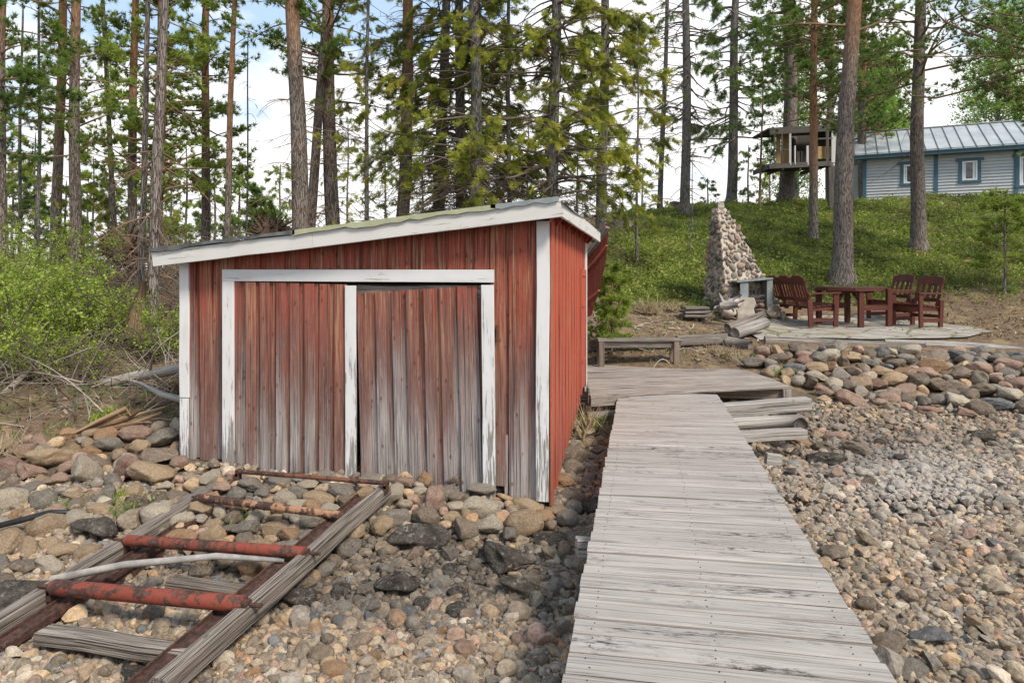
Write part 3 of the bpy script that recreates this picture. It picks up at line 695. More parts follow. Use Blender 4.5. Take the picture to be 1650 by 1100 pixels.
landing = thing('landing', 'wide grey plank landing behind the boathouse corner with a low bench on it', 'landing', (.5, 9.4, 0))
mb = MB(); k = 0; seed(9)
yy = 0.0
c00 = np.array(P(950, 640, 7.9)[:2]); c10 = np.array(P(1276, 621, 8.55)[:2]); c01 = np.array(P(940, 589, 10.55)[:2]); c11 = np.array(P(1176, 587, 10.7)[:2])
nP = 19
for k in range(nP):
    u0, u1 = k/nP, (k+1)/nP; u = (u0+u1)/2
    a_ = c00*(1-u)+c01*u; b_ = c10*(1-u)+c11*u
    if k == 0: a_ = a_+(b_-a_)*.0
    if u > .78: b_ = b_*(1-(u-.78)*.9)+a_*(u-.78)*.9
    w_ = np.linalg.norm((c00-c01))/nP*.96*(1-.12*0)
    wd = .104; z = DZ+.018+random.uniform(-.003, .003)
    mb.beam((*a_, z), (*b_, z), wd, .028, ch=.0035, seg=3, jit=.0012)
mb.build('deck_planks', M['platform'], landing)
mb = MB(); mb.beam(P(952, 648, 7.86), P(1016, 644, 7.95), .025, .10); mb.build('edge_board', M['platform'], landing)
mb = MB(); mb.beam((c10[0]-1.0, c10[1]-.02, DZ-.07), (c10[0]-.02, c10[1]+.0, DZ-.07), .04, .13); mb.build('edge_board', M['brownwood'], landing)
for p in (c10+np.array([-.07, -.03]), c10+np.array([-.98, -.03]), c00+np.array([.16, .12]), c00+np.array([.1, 1.8])):
    mb = MB(); mb.beam((*p, .05), (*p, DZ-.0), .10, .10, up=(0, 1, 0)); mb.build('post', M['platform'], landing)
mb = MB(); mb.beam(P(950, 676, 7.9), P(1015, 670, 8.0), .04, .17); mb.build('crosspiece', M['pale'], landing)
for px, py in ((975, 700), (978, 730)):
    mb = MB(); mb.tube([P(px-2, py, 7.75), P(px+8, py-4, 8.5)], .11, 12, rough=.05); mb.build('log', M['grey'], landing)
mb = MB(); mb.beam(P(995, 700, 7.9), P(995, 740, 7.9), .09, .09, up=(0, 1, 0)); mb.build('post', M['grey'], landing)

# boat steps: beams beside the walkway, each a thing lying there
def one(name, label, cat, mb, mat, group=None, smooth=False):
    return tag(mb.build(name, mat, smooth=smooth), label, cat, group)
mb = MB(); mb.beam(P(1150, 662, 7.8), P(1303, 650, 7.85), .16, .145, ch=.006, seg=5, jit=.002); one('squared_beam', 'squared pale grey timber, highest of three beside the walkway, a log end against it', 'beam', mb, M['pale'], 'timbers beside the walkway')
mb = MB(); mb.tube([P(1170, 683, 7.45), P(1230, 680, 7.45), P(1293, 676, 7.45)], [.068, .070, .064], 14, rough=.06); one('round_log', 'rounded grey log lying between two squared timbers right of the walkway', 'log', mb, M['pale'], 'timbers beside the walkway', True)
mb = MB(); mb.beam(P(1185, 703, 7.05), P(1296, 698, 7.1), .14, .095, ch=.006, seg=5, jit=.002); one('squared_beam', 'lowest squared grey timber on the stones right of the walkway', 'beam', mb, M['pale'], 'timbers beside the walkway')
for px, py, d, l in ((1284, 654, 7.9, 'dark sawn log end under the highest grey timber'), (1290, 684, 7.35, 'small dark log end under the lowest grey timber')):
    mb = MB(); a_ = P(px, py, d-.10); b_ = P(px-3, py, d+.8); mb.tube([a_, a_*.5+b_*.5, b_], .072, 14, rough=.05); one('log_support', l, 'log', mb, M['darkwood'], None, True)

# low bench on the landing
bl = P(1029, 588, 10.5); seat_z = .55+.03
lbench = thing('plank_bench', 'low grey plank bench standing on the landing', 'bench', (bl[0], bl[1], .58), YAW)
a_ = P(964, 551, 10.45)
mb = MB(); L = (1094-964)/1100*10.45/2
mb.beam((-L-.02, 0, .40), (L+.02, 0, .40), .30, .035, ch=.004, seg=3, jit=.002); mb.build('seat', M['grey'], lbench, world=False)
mb = MB(); mb.beam((-L, -.10, .33), (L, -.10, .33), .03, .09); mb.build('apron', M['grey'], lbench, world=False)
for x in (-L+.03, L-.07):
    for yv in (-.13, .12):
        mb = MB(); mb.beam((x, yv, 0), (x, yv, .38), .085, .05, up=(0, 1, 0)); mb.build('leg', M['brownwood'], lbench, world=False)

# ------------------------------------------------------------------ boat slip with rollers
seed(12)
slip = thing('boat_slip', 'boat slip of two grey timber rails with rusty steel rails and rollers before the doors', 'boat slip', (-2.3, 4.4, .1))
RT, RB = P(622, 790, 5.25), P(255, 1112, 3.05)
LT, LB = P(378, 770, 5.75), P(-40, 1030, 3.55)
def rail_beam(T, B_, w_=.12, h_=.13):
    mb = MB(); mb.beam(B_, T, w_*.78, h_*.9, ch=.018, seg=10, jit=.003); return mb.build('timber_rail', M['slipwood'], slip)
rail_beam(RT, RB); rail_beam(LT, LB, .13)
def usteel(T, B_, off, dz=-.02):
    ax = T-B_; ax /= np.linalg.norm(ax); sd = np.array([ax[1], -ax[0], 0]); sd /= np.linalg.norm(sd); o = sd*off+np.array([0, 0, dz])
    mb = MB(); up = np.cross(sd, ax); up *= np.sign(up[2])
    mb.beam(B_+o, T+o-ax*.12, .10, .012, up=up, ch=.002); mb.beam(B_+o+sd*.05, T+o+sd*.05-ax*.12, .01, .05, up=up, ch=.002); mb.beam(B_+o-sd*.05, T+o-sd*.05-ax*.12, .01, .05, up=up, ch=.002)
    mb.beam(B_+o-up*.06, T+o-up*.06-ax*.12, .05, .10, up=up, ch=.002)
    mb.build('steel_rail', M['rust'], slip)
usteel(RT, RB, -.135); usteel(LT, LB, .15)
def roller(p0, p1, r, mat, shaft=.10):
    p0 = np.array(p0); p1 = np.array(p1); ax = (p1-p0)/np.linalg.norm(p1-p0); mb = MB()
    mb.tube([p0+ax*.0, p0+ax*.01, p0*.5+p1*.5, p1-ax*.01, p1], [r*.86, r, r, r, r*.86], 24, rough=.004); ro = mb.build('roller', mat, slip, smooth=False)
    for f_ in ro.data.polygons: f_.use_smooth = len(f_.vertices) == 4
    for e0, e1 in ((p0-ax*shaft, p0+ax*.01), (p1-ax*.01, p1+ax*shaft)):
        mb = MB(); mb.tube([e0, e1], r*.28, 10); a_ = mb.build('axle', M['rust'], ro, world=True)
    return ro
roller(P(85, 945, 3.92), P(395, 973, 3.62), .043, M['rollerred'])
roller(P(204, 870, 4.50), P(492, 890, 4.18), .036, M['rollerred'])
roller(P(318, 801, 5.14), P(556, 831, 4.72), .028, M['rustpale'], .05)
roller(P(384, 759, 5.58), P(622, 778, 5.15), .018, M['rollerbrown'], .03)
for px, py, d in ((397, 974, 3.61), (493, 891, 4.17), (557, 832, 4.71), (622, 779, 5.14), (84, 946, 3.93), (203, 871, 4.51), (317, 802, 5.15), (384, 760, 5.59)):
    p = P(px, py, d); mb = MB(); mb.beam(p+[0, 0, -.07], p+[0, 0, .02], .03, .06, up=(0, 1, 0)); mb.tube([p+[0, -.03, -.02], p+[0, .03, -.02]], .014, 6); mb.build('bearing', M['rust'], slip)
for a_, b_, w_ in ((P(383, 788, 5.45), P(548, 838, 4.95), .08), (P(275, 925, 4.15), P(430, 948, 4.1), .10), (P(70, 1005, 3.60), P(318, 1040, 3.36), .11)):
    mb = MB(); a_ = a_+np.array([0, 0, -.05]); b_ = b_+np.array([0, 0, -.05]); mb.beam(a_, b_, .12, w_*.6, ch=.01, seg=3, jit=.002); mb.build('sleeper', M['slipwood'], slip)
mb = MB(); a_, b_ = P(84, 932, 4.02), P(458, 903, 4.2); mb.tube([a_, a_*.7+b_*.3+np.array([0, 0, .05]), a_*.3+b_*.7+np.array([0, 0, .06]), b_], [.024, .022, .020, .014], 10, rough=.12)
one('birch_pole', 'pale bent pole lying across the boat slip between two red rollers', 'pole', mb, M['pipe'], None, True)
mb = MB(); pts = [P(-40, 875, 4.6), P(30, 857, 4.8), P(80, 843, 5.0), P(125, 842, 5.12), P(160, 856, 5.1)]; pts = [p+np.array([0, 0, .08]) for p in pts]
mb.tube(pts, .021, 12); one('water_hose', 'black rubber hose curving in from the left edge over the stones', 'hose', mb, M['rubber'], None, True)
# ------------------------------------------------------------------ stones
seed(21)
def ico(sub):
    bm = bmesh.new(); bmesh.ops.create_icosphere(bm, subdivisions=sub, radius=1.0)
    V = np.array([v.co[:] for v in bm.verts]); F = np.array([[v.index for v in f.verts] for f in bm.faces]); bm.free(); return V, F
def stone(sub, k, angular, rough=.10):
    """a cobble (angular 0) or a broken stone with flat faces (angular 1)"""
    rs = np.random.RandomState(k); V, F = ico(sub); V = V.copy()
    sc = np.array([1, rs.uniform(.68, .92), rs.uniform(.50, .74)])
    nrm = V.copy()
    for _ in range(int(6+4*angular)):
        d = rs.randn(3); d /= np.linalg.norm(d); o = rs.uniform(.36, .74)+.20*(1-angular) if angular > .4 else rs.uniform(.66, .92)
        e = np.maximum(0, V@d-o); V -= np.outer(e, d)*(.92 if angular > .4 else .7)
    off = rs.rand(3)*50
    if sub >= 3:
        for q in range(len(V)):
            p = Vector(nrm[q]*1.3+off); V[q] += nrm[q]*(mnoise.noise(p)*rough*1.6+mnoise.noise(p*3.1)*rough*.55+mnoise.noise(p*8)*rough*.22)
    else: V += nrm*(_n2(nrm[:, 0]*2+off[0], nrm[:, 1]*2+nrm[:, 2]*3+off[1])*.10)[:, None]
    V = V*sc; V /= np.abs(V[:, 0]).max(); return V, F
ROCKV = [stone(4, 100+k, (.1, .3, .7, 1.0, .2, .8, .45, 1.0, .1, .7, .9, .3)[k % 12], (.13, .11, .10, .09)[k % 4]) for k in range(14)]
ROCKR = [0, 1, 4, 8, 11, 6, 12]; ROCKA = [2, 3, 5, 7, 9, 10, 13]
ROCKM = []
for V, F in ROCKV:
    mb = MB(); mb.raw(V, F); o = mb.build('boulder', M['rock'], smooth=True, origin=(0, 0, 0)); ROCKM.append(o.data); bpy.data.objects.remove(o)
PAL = {'grey': (.25, .218, .182), 'tan': (.42, .30, .185), 'pink': (.38, .25, .185), 'pale': (.48, .41, .315), 'dark': (.052, .043, .036),
       'brown': (.23, .175, .13), 'rust-orange': (.40, .24, .13), 'blue-grey': (.16, .165, .168), 'red': (.29, .17, .13)}
placed = []                                   # (x, y, r)
def put_rock(x, y, z, r, col, k=None, sc=(1, 1, 1), rz=None, tilt=None, label=None, group=None):
    k = random.randrange(14) if k is None else k
    o = bpy.data.objects.new('boulder', ROCKM[k]); SC.collection.objects.link(o)
    o.location = (x, y, z); o.scale = (r*sc[0], r*sc[1], r*sc[2])
    o.rotation_euler = (random.uniform(-.3, .3) if tilt is None else tilt, random.uniform(-.3, .3), random.uniform(0, 6.28) if rz is None else rz)
    j = random.uniform(.82, 1.15); c = PAL[col]; o.color = (*[min(1, v*j) for v in c], 1)
    return tag(o, label, 'boulder', group)
# stones one can name: px, py of the centre, width px, height px, colour, rounded?, label
HERO = [
 (204,754,40,52,'red',1,'smooth reddish egg-shaped boulder beside a purplish grey one left of the boathouse'),
 (250,737,58,34,'brown',1,'smooth purplish grey boulder just left of the white corner trim of the boathouse'),
 (241,766,76,44,'tan',1,'large tan boulder in front of the red egg-shaped stone left of the boathouse'),
 (132,762,52,62,'pale',0,'pale slab-like stone standing on edge in the left bank'),
 (214,700,52,32,'pink',1,'pinkish boulder under the rotten log left of the boathouse'),
 (258,708,54,34,'grey',1,'grey boulder with a sharp edge under the rotten log against the boathouse'),
 (42,762,48,36,'pink',0,'squat pink boulder in the left bank close to the picture edge'),
 (84,738,74,30,'tan',0,'flat-topped tan rock at the top of the left bank'),
 (12,752,44,36,'red',1,'dull red boulder cut by the left picture edge'),
 (88,775,40,36,'pink',0,'small pinkish block between the pale slab and the squat pink boulder'),
 (150,855,88,52,'dark',0,'large dark layered rock at the end of the black hose'),
 (72,915,46,36,'pale',0,'pale speckled stone left of the boat slip rail'),
 (35,915,50,26,'brown',1,'low brown stone left of the boat slip near the picture edge'),
 (10,975,110,42,'dark',0,'dark flat slab at the left edge below the upper red roller'),
 (115,800,38,26,'tan',0,'small tan stone in the left bank in front of the pale slab'),
 (158,822,40,22,'tan',1,'low tan stone behind the dark layered rock'),
 (288,806,40,22,'brown',1,'smooth brown-grey stone touching the top of the left timber rail'),
 (264,786,28,26,'pale',0,'small pale stone at the foot of the large tan boulder'),
 (444,782,46,26,'grey',0,'grey stone under the left door in front of the top roller'),
 (490,786,40,32,'pale',0,'pale angular stone under the left door right of its neighbour'),
 (512,808,52,40,'tan',1,'round tan stone between the slip rails under the middle trim'),
 (548,795,60,22,'grey',0,'flat grey slab under the middle door trim'),
 (440,856,46,34,'tan',1,'tan boulder lying between the two slip rails'),
 (532,910,36,40,'brown',1,'upright brown egg stone right of the lower slip rail'),
 (670,878,104,48,'dark',0,'large dark wedge of rock below the right-hand door'),
 (640,945,76,52,'dark',0,'dark angular rock on the gravel below the large dark wedge'),
 (816,905,100,54,'dark',0,'big black broken rock on the gravel left of the walkway'),
 (480,967,60,42,'dark',1,'dark rounded rock beside the right timber rail of the slip'),
 (845,848,66,58,'tan',1,'large tan boulder below the right corner of the boathouse'),
 (772,823,60,50,'pale',0,'pale broken stone heaped on two others in front of the right door'),
 (787,852,48,58,'pale',0,'cream stone with ragged faces left of the large tan boulder'),
 (750,858,42,54,'brown',0,'brown upright stone left of the cream ragged one'),
 (851,822,54,40,'tan',1,'tan cobble against the foot of the boathouse corner'),
 (686,836,46,46,'brown',0,'dark brown angular stone in the row below the right door'),
 (635,836,52,42,'grey',0,'grey lichen-spotted stone below the right door near the slip rail'),
 (672,795,32,24,'pale',1,'small yellowish round stone touching the foot of the right door'),
 (716,800,42,32,'grey',1,'dark grey stone against the foot of the right door'),
 (741,803,40,30,'brown',0,'brownish ridged stone against the foot of the right door'),
 (905,777,42,34,'rust-orange',1,'orange rounded stone in the gap beside the red side wall'),
 (920,735,56,50,'brown',0,'large brown rock in the gap between side wall and walkway'),
 (951,818,46,38,'dark',1,'mossy dark stone under the edge of the walkway'),
 (916,838,38,46,'grey',0,'speckled grey stone right of the boathouse corner'),
 (885,872,60,24,'dark',1,'low dark stone below the boathouse corner beside the walkway'),
 (924,820,32,36,'grey',1,'grey upright stone in the gap beside the walkway'),
 (900,826,46,22,'tan',1,'pale tan flat stone right of the boathouse corner'),
 (840,958,84,36,'dark',0,'low dark rock on the gravel left of the walkway'),
 (600,775,50,20,'grey',0,'flat grey stone under the gap between the doors'),
 (1284,594,36,22,'blue-grey',1,'blue-grey boulder at the left end of the rock bank'),
 (1340,570,38,26,'pale',0,'pale cream block at the top of the rock bank under the table'),
 (1318,594,36,28,'tan',1,'tan boulder right of the blue-grey one in the rock bank'),
 (1500,605,42,30,'pink',1,'pinkish grey boulder high in the rock bank at right'),
 (1558,605,42,30,'brown',1,'brown boulder standing at the top right of the rock bank'),
 (1380,645,58,30,'pink',1,'broad pink boulder at the foot of the rock bank'),
 (1436,643,34,30,'pink',1,'round pink stone right of the broad pink boulder'),
 (1498,663,44,22,'red',1,'low red boulder at the foot of the rock bank'),
 (1614,652,54,26,'blue-grey',0,'blue-grey slab at the right end of the rock bank foot'),
 (1585,610,30,34,'pale',0,'pale pointed stone leaning in the right of the rock bank'),
 (1462,578,40,22,'grey',0,'grey block under the log edge in the middle of the rock bank'),
 (1508,580,48,24,'brown',0,'wide brown-grey block under the log edge right of the table'),
 (1218,585,40,24,'grey',1,'large pale grey boulder at the corner of the landing'),
 (1244,588,30,24,'grey',0,'grey stone between the landing and the blue-grey boulder'),
 (1238,616,30,20,'grey',1,'grey stone against the right end of the landing'),
 (1290,712,40,20,'rust-orange',1,'orange stone at the end of the lowest timber beside the walkway'),
 (1335,742,62,26,'dark',1,'dark wet-looking stone at the right of the walkway'),
 (1390,726,50,26,'brown',0,'brown stone in the dark patch right of the walkway'),
 (1350,706,40,26,'pink',1,'pink stone behind the dark patch right of the walkway'),
 (1330,722,36,26,'brown',0,'dark brown stone among the dark patch right of the walkway'),
 (1588,704,58,22,'dark',0,'dark flat rock on the gravel below the right bank'),
 (1505,1030,60,44,'blue-grey',0,'large blue-grey flat stone on the gravel at lower right'),
 (1435,1045,60,42,'brown',1,'brown cobble half under the walkway at the bottom'),
 (1470,1085,66,36,'grey',1,'big smooth grey stone at the bottom edge beside the walkway'),
 (1400,975,46,30,'brown',0,'brown stone beside the right edge of the walkway'),
 (1345,895,42,34,'brown',0,'brown-grey stone touching the right edge of the walkway'),
 (1578,1008,28,44,'tan',0,'tan elongated stone on the gravel at lower right'),
 (540,1085,46,32,'rust-orange',1,'orange tan stone on the gravel at the bottom'),
 (212,1090,60,30,'dark',0,'dark slate stone by the foot of the boat slip'),
 (600,1062,26,28,'rust-orange',1,'orange-brown upright cobble on the bottom gravel'),
]
RK = []
for (px, py, wp, hp_, col, rd, lab) in HERO:
    g = ground(px, py+hp_*.32); d = depth(g); r = wp/1100*d/2*1.08; hz_ = hp_/1100*d
    dv = Fw*r*.5; zc = max(H(g[0], g[1]), g[2])
    k = random.choice(ROCKR if rd else ROCKA)
    sz = hz_/(r*1.5); rzv = YAW+random.uniform(-.25, .25)
    x, y = g[0]+dv[0]*.6, g[1]+dv[1]*.6
    put_rock(x, y, zc+hz_*.32, r, col, k, (1, 1.05, max(.6, min(1.6, sz))), rzv, random.uniform(-.15, .15), lab)
    placed.append((x, y, r*1.2))
# banks filled with boulders, biggest first
def inpoly(px, py, poly):
    c = False; n = len(poly)
    for i in range(n):
        (x0, y0), (x1, y1) = poly[i], poly[(i+1) % n]
        if (y0 > py) != (y1 > py) and px < (x1-x0)*(py-y0)/(y1-y0)+x0: c = not c
    return c
def zone(poly, sizes, pal, where, density=.72, sink=.25, tries=9000, lift=0.0):
    xs_ = [p[0] for p in poly]; ys_ = [p[1] for p in poly]; out = []
    cand = []
    while len(cand) < tries:
        px = random.uniform(min(xs_), max(xs_)); py = random.uniform(min(ys_), max(ys_))
        if inpoly(px, py, poly): cand.append((px, py))
    ci = 0
    for r, n in sizes:
        got = 0; t = 0
        while got < n and ci < len(cand):
            px, py = cand[ci]; ci += 1
            g = ground(px, py); rr = r*random.uniform(.85, 1.2)
            if all((g[0]-a)**2+(g[1]-b_)**2 > (density*(rr+c_))**2 for a, b_, c_ in placed[-900:]+placed[:80]):
                placed.append((g[0], g[1], rr)); out.append((g[0], g[1], g[2]+rr*(.55-sink)+lift, rr, random.choice(pal), px, py, where)); got += 1
    return out
ALL = []
bankpal = ['grey']*6+['pink']*4+['tan']*4+['pale']*2+['brown']*6+['blue-grey', 'rust-orange', 'red']
ALL += zone([(1215, 568), (1290, 567), (1700, 577), (1700, 668), (1560, 672), (1450, 668), (1330, 650), (1290, 625), (1235, 612)], [(.17, 22), (.14, 50), (.11, 110), (.09, 200), (.06, 300), (.04, 300)], bankpal, 'the rock bank below the stone patio', .66, .12)
ALL += zone([(0, 725), (90, 705), (190, 690), (292, 690), (292, 820), (240, 840), (130, 905), (0, 950)], [(.13, 14), (.10, 34), (.075, 60), (.05, 100), (.035, 120)], ['tan']*5+['pink']*2+['brown']*2+['pale', 'grey', 'rust-orange'], 'the left bank beside the boathouse', .72)
ALL += zone([(290, 785), (620, 780), (880, 795), (900, 880), (740, 880), (600, 870), (500, 960), (380, 930), (240, 870)], [(.115, 18), (.09, 44), (.065, 90), (.045, 160)], ['tan', 'tan', 'brown', 'brown', 'grey', 'grey', 'pale', 'rust-orange', 'pink'], 'the stones below the boathouse doors', .68, .1, lift=.035)
ALL += zone([(893, 740), (945, 660), (1000, 660), (975, 800), (945, 930), (890, 910), (885, 820)], [(.12, 8), (.085, 18), (.06, 30), (.04, 40)], ['brown', 'tan', 'grey', 'brown', 'tan', 'grey'], 'the gap between the boathouse and the walkway', .70)
ALL += zone([(1290, 690), (1420, 690), (1480, 700), (1440, 770), (1330, 800), (1270, 770)], [(.085, 14), (.06, 34), (.04, 50)], ['brown', 'dark', 'brown', 'pink', 'grey'], 'the dark patch of stones right of the walkway', .72)
ALL += zone([(420, 900), (940, 890), (900, 1000), (700, 1000), (420, 1010), (300, 960)], [(.08, 10), (.055, 30), (.04, 60)], ['dark', 'grey', 'grey', 'brown', 'dark', 'blue-grey'], 'the dark wet stones below the boathouse', .8, .38)
ALL += zone([(1560, 680), (1660, 670), (1660, 730), (1460, 720)], [(.09, 8), (.06, 20)], ['dark', 'grey', 'brown'], 'the gravel at the foot of the right bank', .8, .35)
ALL += zone([(940, 520), (985, 520), (1000, 560), (945, 585)], [(.14, 4), (.09, 8)], ['grey', 'grey', 'brown'], 'the corner behind the boathouse beside the plank bench', .8)
seen = sorted(ALL, key=lambda q: -q[3]/depth(q)); NB_ = 296-len(HERO)
ORD = ['leftmost', 'second from left', 'third from left', 'fourth from left', 'fifth from left', 'sixth from left', 'seventh from left']
NUM = ['', '', 'two', 'three', 'four', 'five', 'six', 'seven', 'eight', 'nine', 'ten', 'eleven', 'twelve']
SHORT = {'the left bank beside the boathouse': 'of the left bank', 'the stones below the boathouse doors': 'under the ', 'the gap between the boathouse and the walkway': 'left of the walkway',
         'the dark patch of stones right of the walkway': 'right of the walkway', 'the dark wet stones below the boathouse': 'on the dark gravel', 'the gravel at the foot of the right bank': 'below the right bank', 'the corner behind the boathouse beside the plank bench': 'behind the boathouse corner'}
grp = {}
for q in seen[:NB_]:
    x, y, z, r, col, px, py, where = q; k = random.choice(ROCKA if random.random() < (.8 if px > 1000 else .5) else ROCKR); a = r/depth(q)*2200
    if where.startswith('the rock bank'): pl = ('high' if py < 598 else 'low' if py > 632 else 'midway')+' in the '+('left' if px < 1380 else 'middle' if px < 1520 else 'right')+' rock bank'
    elif where.startswith('the left bank'): pl = ('at the back ' if py < 770 else 'in front ')+SHORT[where]
    elif where.startswith('the stones below'): pl = 'under the '+('left door' if px < 560 else 'right door' if px < 780 else 'boathouse corner')
    else: pl = SHORT[where]
    sz = 'large' if a > 30 else ('middling' if a > 21 else 'small')
    grp.setdefault((sz, 'rounded' if k in ROCKR else 'angular', col, pl), []).append((topx((x, y, z))[0], x, y, z, r, k))
for (sz, shp, col, pl), L_ in grp.items():
    L_.sort(); n = len(L_)
    for j, (_, x, y, z, r, k) in enumerate(L_):
        if n == 1: lab = f'{sz} {shp} {col} stone {pl}'
        else:
            o_ = ('right' if j else 'left')+' one' if n == 2 else ('rightmost' if j == n-1 else ORD[min(j, 6)]); lab = f'{o_} of {NUM[min(n, 12)]} {sz} {shp} {col} stones {pl}'
        put_rock(x, y, z, r, col, k, (1, random.uniform(.85, 1.1), random.uniform(.85, 1.25)), label=lab, group='stones '+pl)

LOW = [stone(2, 300+k, (0, .5, .9, 1, .2, .7)[k % 6]) for k in range(12)]; MID = [stone(3, 330+k, (0, .5, .9, 1, .2, .7)[k % 6], .06) for k in range(8)]; TINY = [stone(1, 360+k, .8) for k in range(8)]
def rotm(n, tilt=1.0):
    q = np.random.randn(n, 4); q[:, 1:3] *= tilt; q[:, 0] += 0; 
    yaw = np.random.rand(n)*2*np.pi; a = np.random.randn(n)*.35*tilt; b_ = np.random.randn(n)*.35*tilt
    cy, sy, ca, sa, cb, sb = np.cos(yaw), np.sin(yaw), np.cos(a), np.sin(a), np.cos(b_), np.sin(b_)
    Rz = np.zeros((n, 3, 3)); Rz[:, 0, 0] = cy; Rz[:, 0, 1] = -sy; Rz[:, 1, 0] = sy; Rz[:, 1, 1] = cy; Rz[:, 2, 2] = 1
    Rx = np.zeros((n, 3, 3)); Rx[:, 0, 0] = 1; Rx[:, 1, 1] = ca; Rx[:, 1, 2] = -sa; Rx[:, 2, 1] = sa; Rx[:, 2, 2] = ca
    Ry = np.zeros((n, 3, 3)); Ry[:, 1, 1] = 1; Ry[:, 0, 0] = cb; Ry[:, 0, 2] = sb; Ry[:, 2, 0] = -sb; Ry[:, 2, 2] = cb
    return Rz@Rx@Ry
def stones_mesh(name, batches, label=None):
    """batches: (templates, pos (n,3), r (n,), col (n,3))"""
    mb = MB(); cols = []
    for tpl, pos, r, col in batches:
        idx = np.random.randint(len(tpl), size=len(pos)); Rm = rotm(len(pos)); S = np.stack([r, r*np.random.uniform(.8, 1.1, len(r)), r*np.random.uniform(.75, 1.25, len(r))], -1)
        for k, (V, F) in enumerate(tpl):
            m_ = idx == k; n = int(m_.sum())
            if not n: continue
            W = np.einsum('nij,nvj->nvi', Rm[m_], V[None]*S[m_][:, None])+pos[m_][:, None]
            G = (V[None]*S[m_][:, None]*1.0+np.random.rand(n, 1, 3)*30)
            mb.raw(W.reshape(-1, 3), (F[None]+(np.arange(n)*len(V))[:, None, None]).reshape(-1, 3), G.reshape(-1, 3), np.repeat(np.random.rand(n), len(V)))
            cols.append(np.repeat(col[m_], len(V), 0))
    o = mb.build(name, M['gravel'], smooth=False, origin=(0, 0, 0)); cc = np.vstack(cols); cc = np.hstack([cc, np.ones((len(cc), 1))])
    a = o.data.attributes.new('rcol', 'FLOAT_COLOR', 'POINT'); a.data.foreach_set('color', cc.astype(np.float32).ravel())
    return tag(o, label, 'stones' if label else None, None, 'stuff')
rest = seen[NB_:]
pos = np.array([q[:3] for q in rest]); rr = np.array([q[3] for q in rest]); cl = np.array([PAL[q[4]] for q in rest])*np.random.uniform(.8, 1.15, (len(rest), 1))
stones_mesh('small_stones', [(MID, pos, rr, cl)], 'small stones filling the gaps between the boulders of the banks')
# gravel: a jittered carpet of pebbles, coarser inland, over the whole shore
gp = np.array([PAL['grey'], PAL['grey'], PAL['tan'], PAL['pale'], PAL['pink'], PAL['brown'], (.30, .24, .175), (.35, .28, .20), (.27, .21, .15), PAL['rust-orange'], PAL['blue-grey']])
gw = np.array([3, 3, 4.5, 2.8, 2.6, 3.5, 5, 5, 5, 1.2, .8]); gw = gw/gw.sum()
def carpet(r, dmin, dmax, cover, pxlo=-400, pxhi=2300, zmax=.32, tpl=LOW, lift=.25, keep=None):
    s = r*2*cover; xa, xb, ya, yb = -6.5, 11, 1.9, 10.5
    gx, gy = np.meshgrid(np.arange(xa, xb, s), np.arange(ya, yb, s*.92)); x = (gx+np.random.uniform(-.5, .5, gx.shape)*s).ravel(); y = (gy+np.random.uniform(-.5, .5, gy.shape)*s).ravel()
    d = x*Fw[0]+y*Fw[1]; cx = x*Rt[0]+y*Rt[1]; px = 825+1100*cx/np.maximum(d, .5); z = hgt(x, y)
    k = (d > dmin) & (d < dmax) & (px > pxlo) & (px < pxhi) & (z < zmax)
    k &= ~((x > -.12) & (x < .72) & (y < 7.9)) & ~((x > XL+.2) & (x < XR-.15) & (y > YF+.35))
    if keep is not None: k &= keep(x, y, z, d, px)
    x, y, z, d, px = [a[k] for a in (x, y, z, d, px)]; n = len(x); rr = r*np.random.lognormal(0, .26, n)
    col = gp[np.random.choice(len(gp), n, p=gw)]*np.random.uniform(.55, 1.35, (n, 1))
    py = 440+1100*(2-z)/d
    dark = np.exp(-((px-640)/330)**2-((py-930)/75)**2)*.9+np.exp(-((px-1400)/90)**2-((py-730)/45)**2)*.8+np.exp(-((px-940)/60)**2)*.12+.35*np.exp(-((px-1600)/120)**2-((py-715)/22)**2)
    dk = np.clip(dark*(1+.5*_n2(x*3, y*3))*np.random.uniform(.6, 1.3, n), 0, .85)[:, None]
    col = col*(1-dk)+np.array([.055, .046, .040])*dk
    lite = np.clip(np.exp(-((px-1480)/170)**2-((py-780)/60)**2)*.6, 0, .55)[:, None]; col = col*(1-lite)+(np.array([.50, .48, .45])*np.random.uniform(.7, 1.1, (n, 1)))*lite
    return tpl, np.stack([x, y, z+rr*lift*np.random.uniform(-.6, 1.6, n)], -1), rr, col
B_ = [carpet(.017, 2.0, 4.4, .62, tpl=TINY, lift=.1), carpet(.024, 2.0, 5.6, .62, tpl=LOW), carpet(.036, 2.0, 9.4, .95, tpl=LOW, lift=.4),
      carpet(.036, 6.0, 9.6, .62, tpl=TINY), carpet(.062, 2.2, 9.4, 2.4, tpl=MID, lift=.45, keep=lambda x, y, z, d, px: (px > 1150) | (d > 3.2)), carpet(.046, 2.1, 5.6, 2.3, tpl=MID, lift=.5)]
print('gravel stones', [len(b_[2]) for b_ in B_])
stones_mesh('gravel', B_, 'grey and tan shore gravel covering the ground on both sides of the walkway')
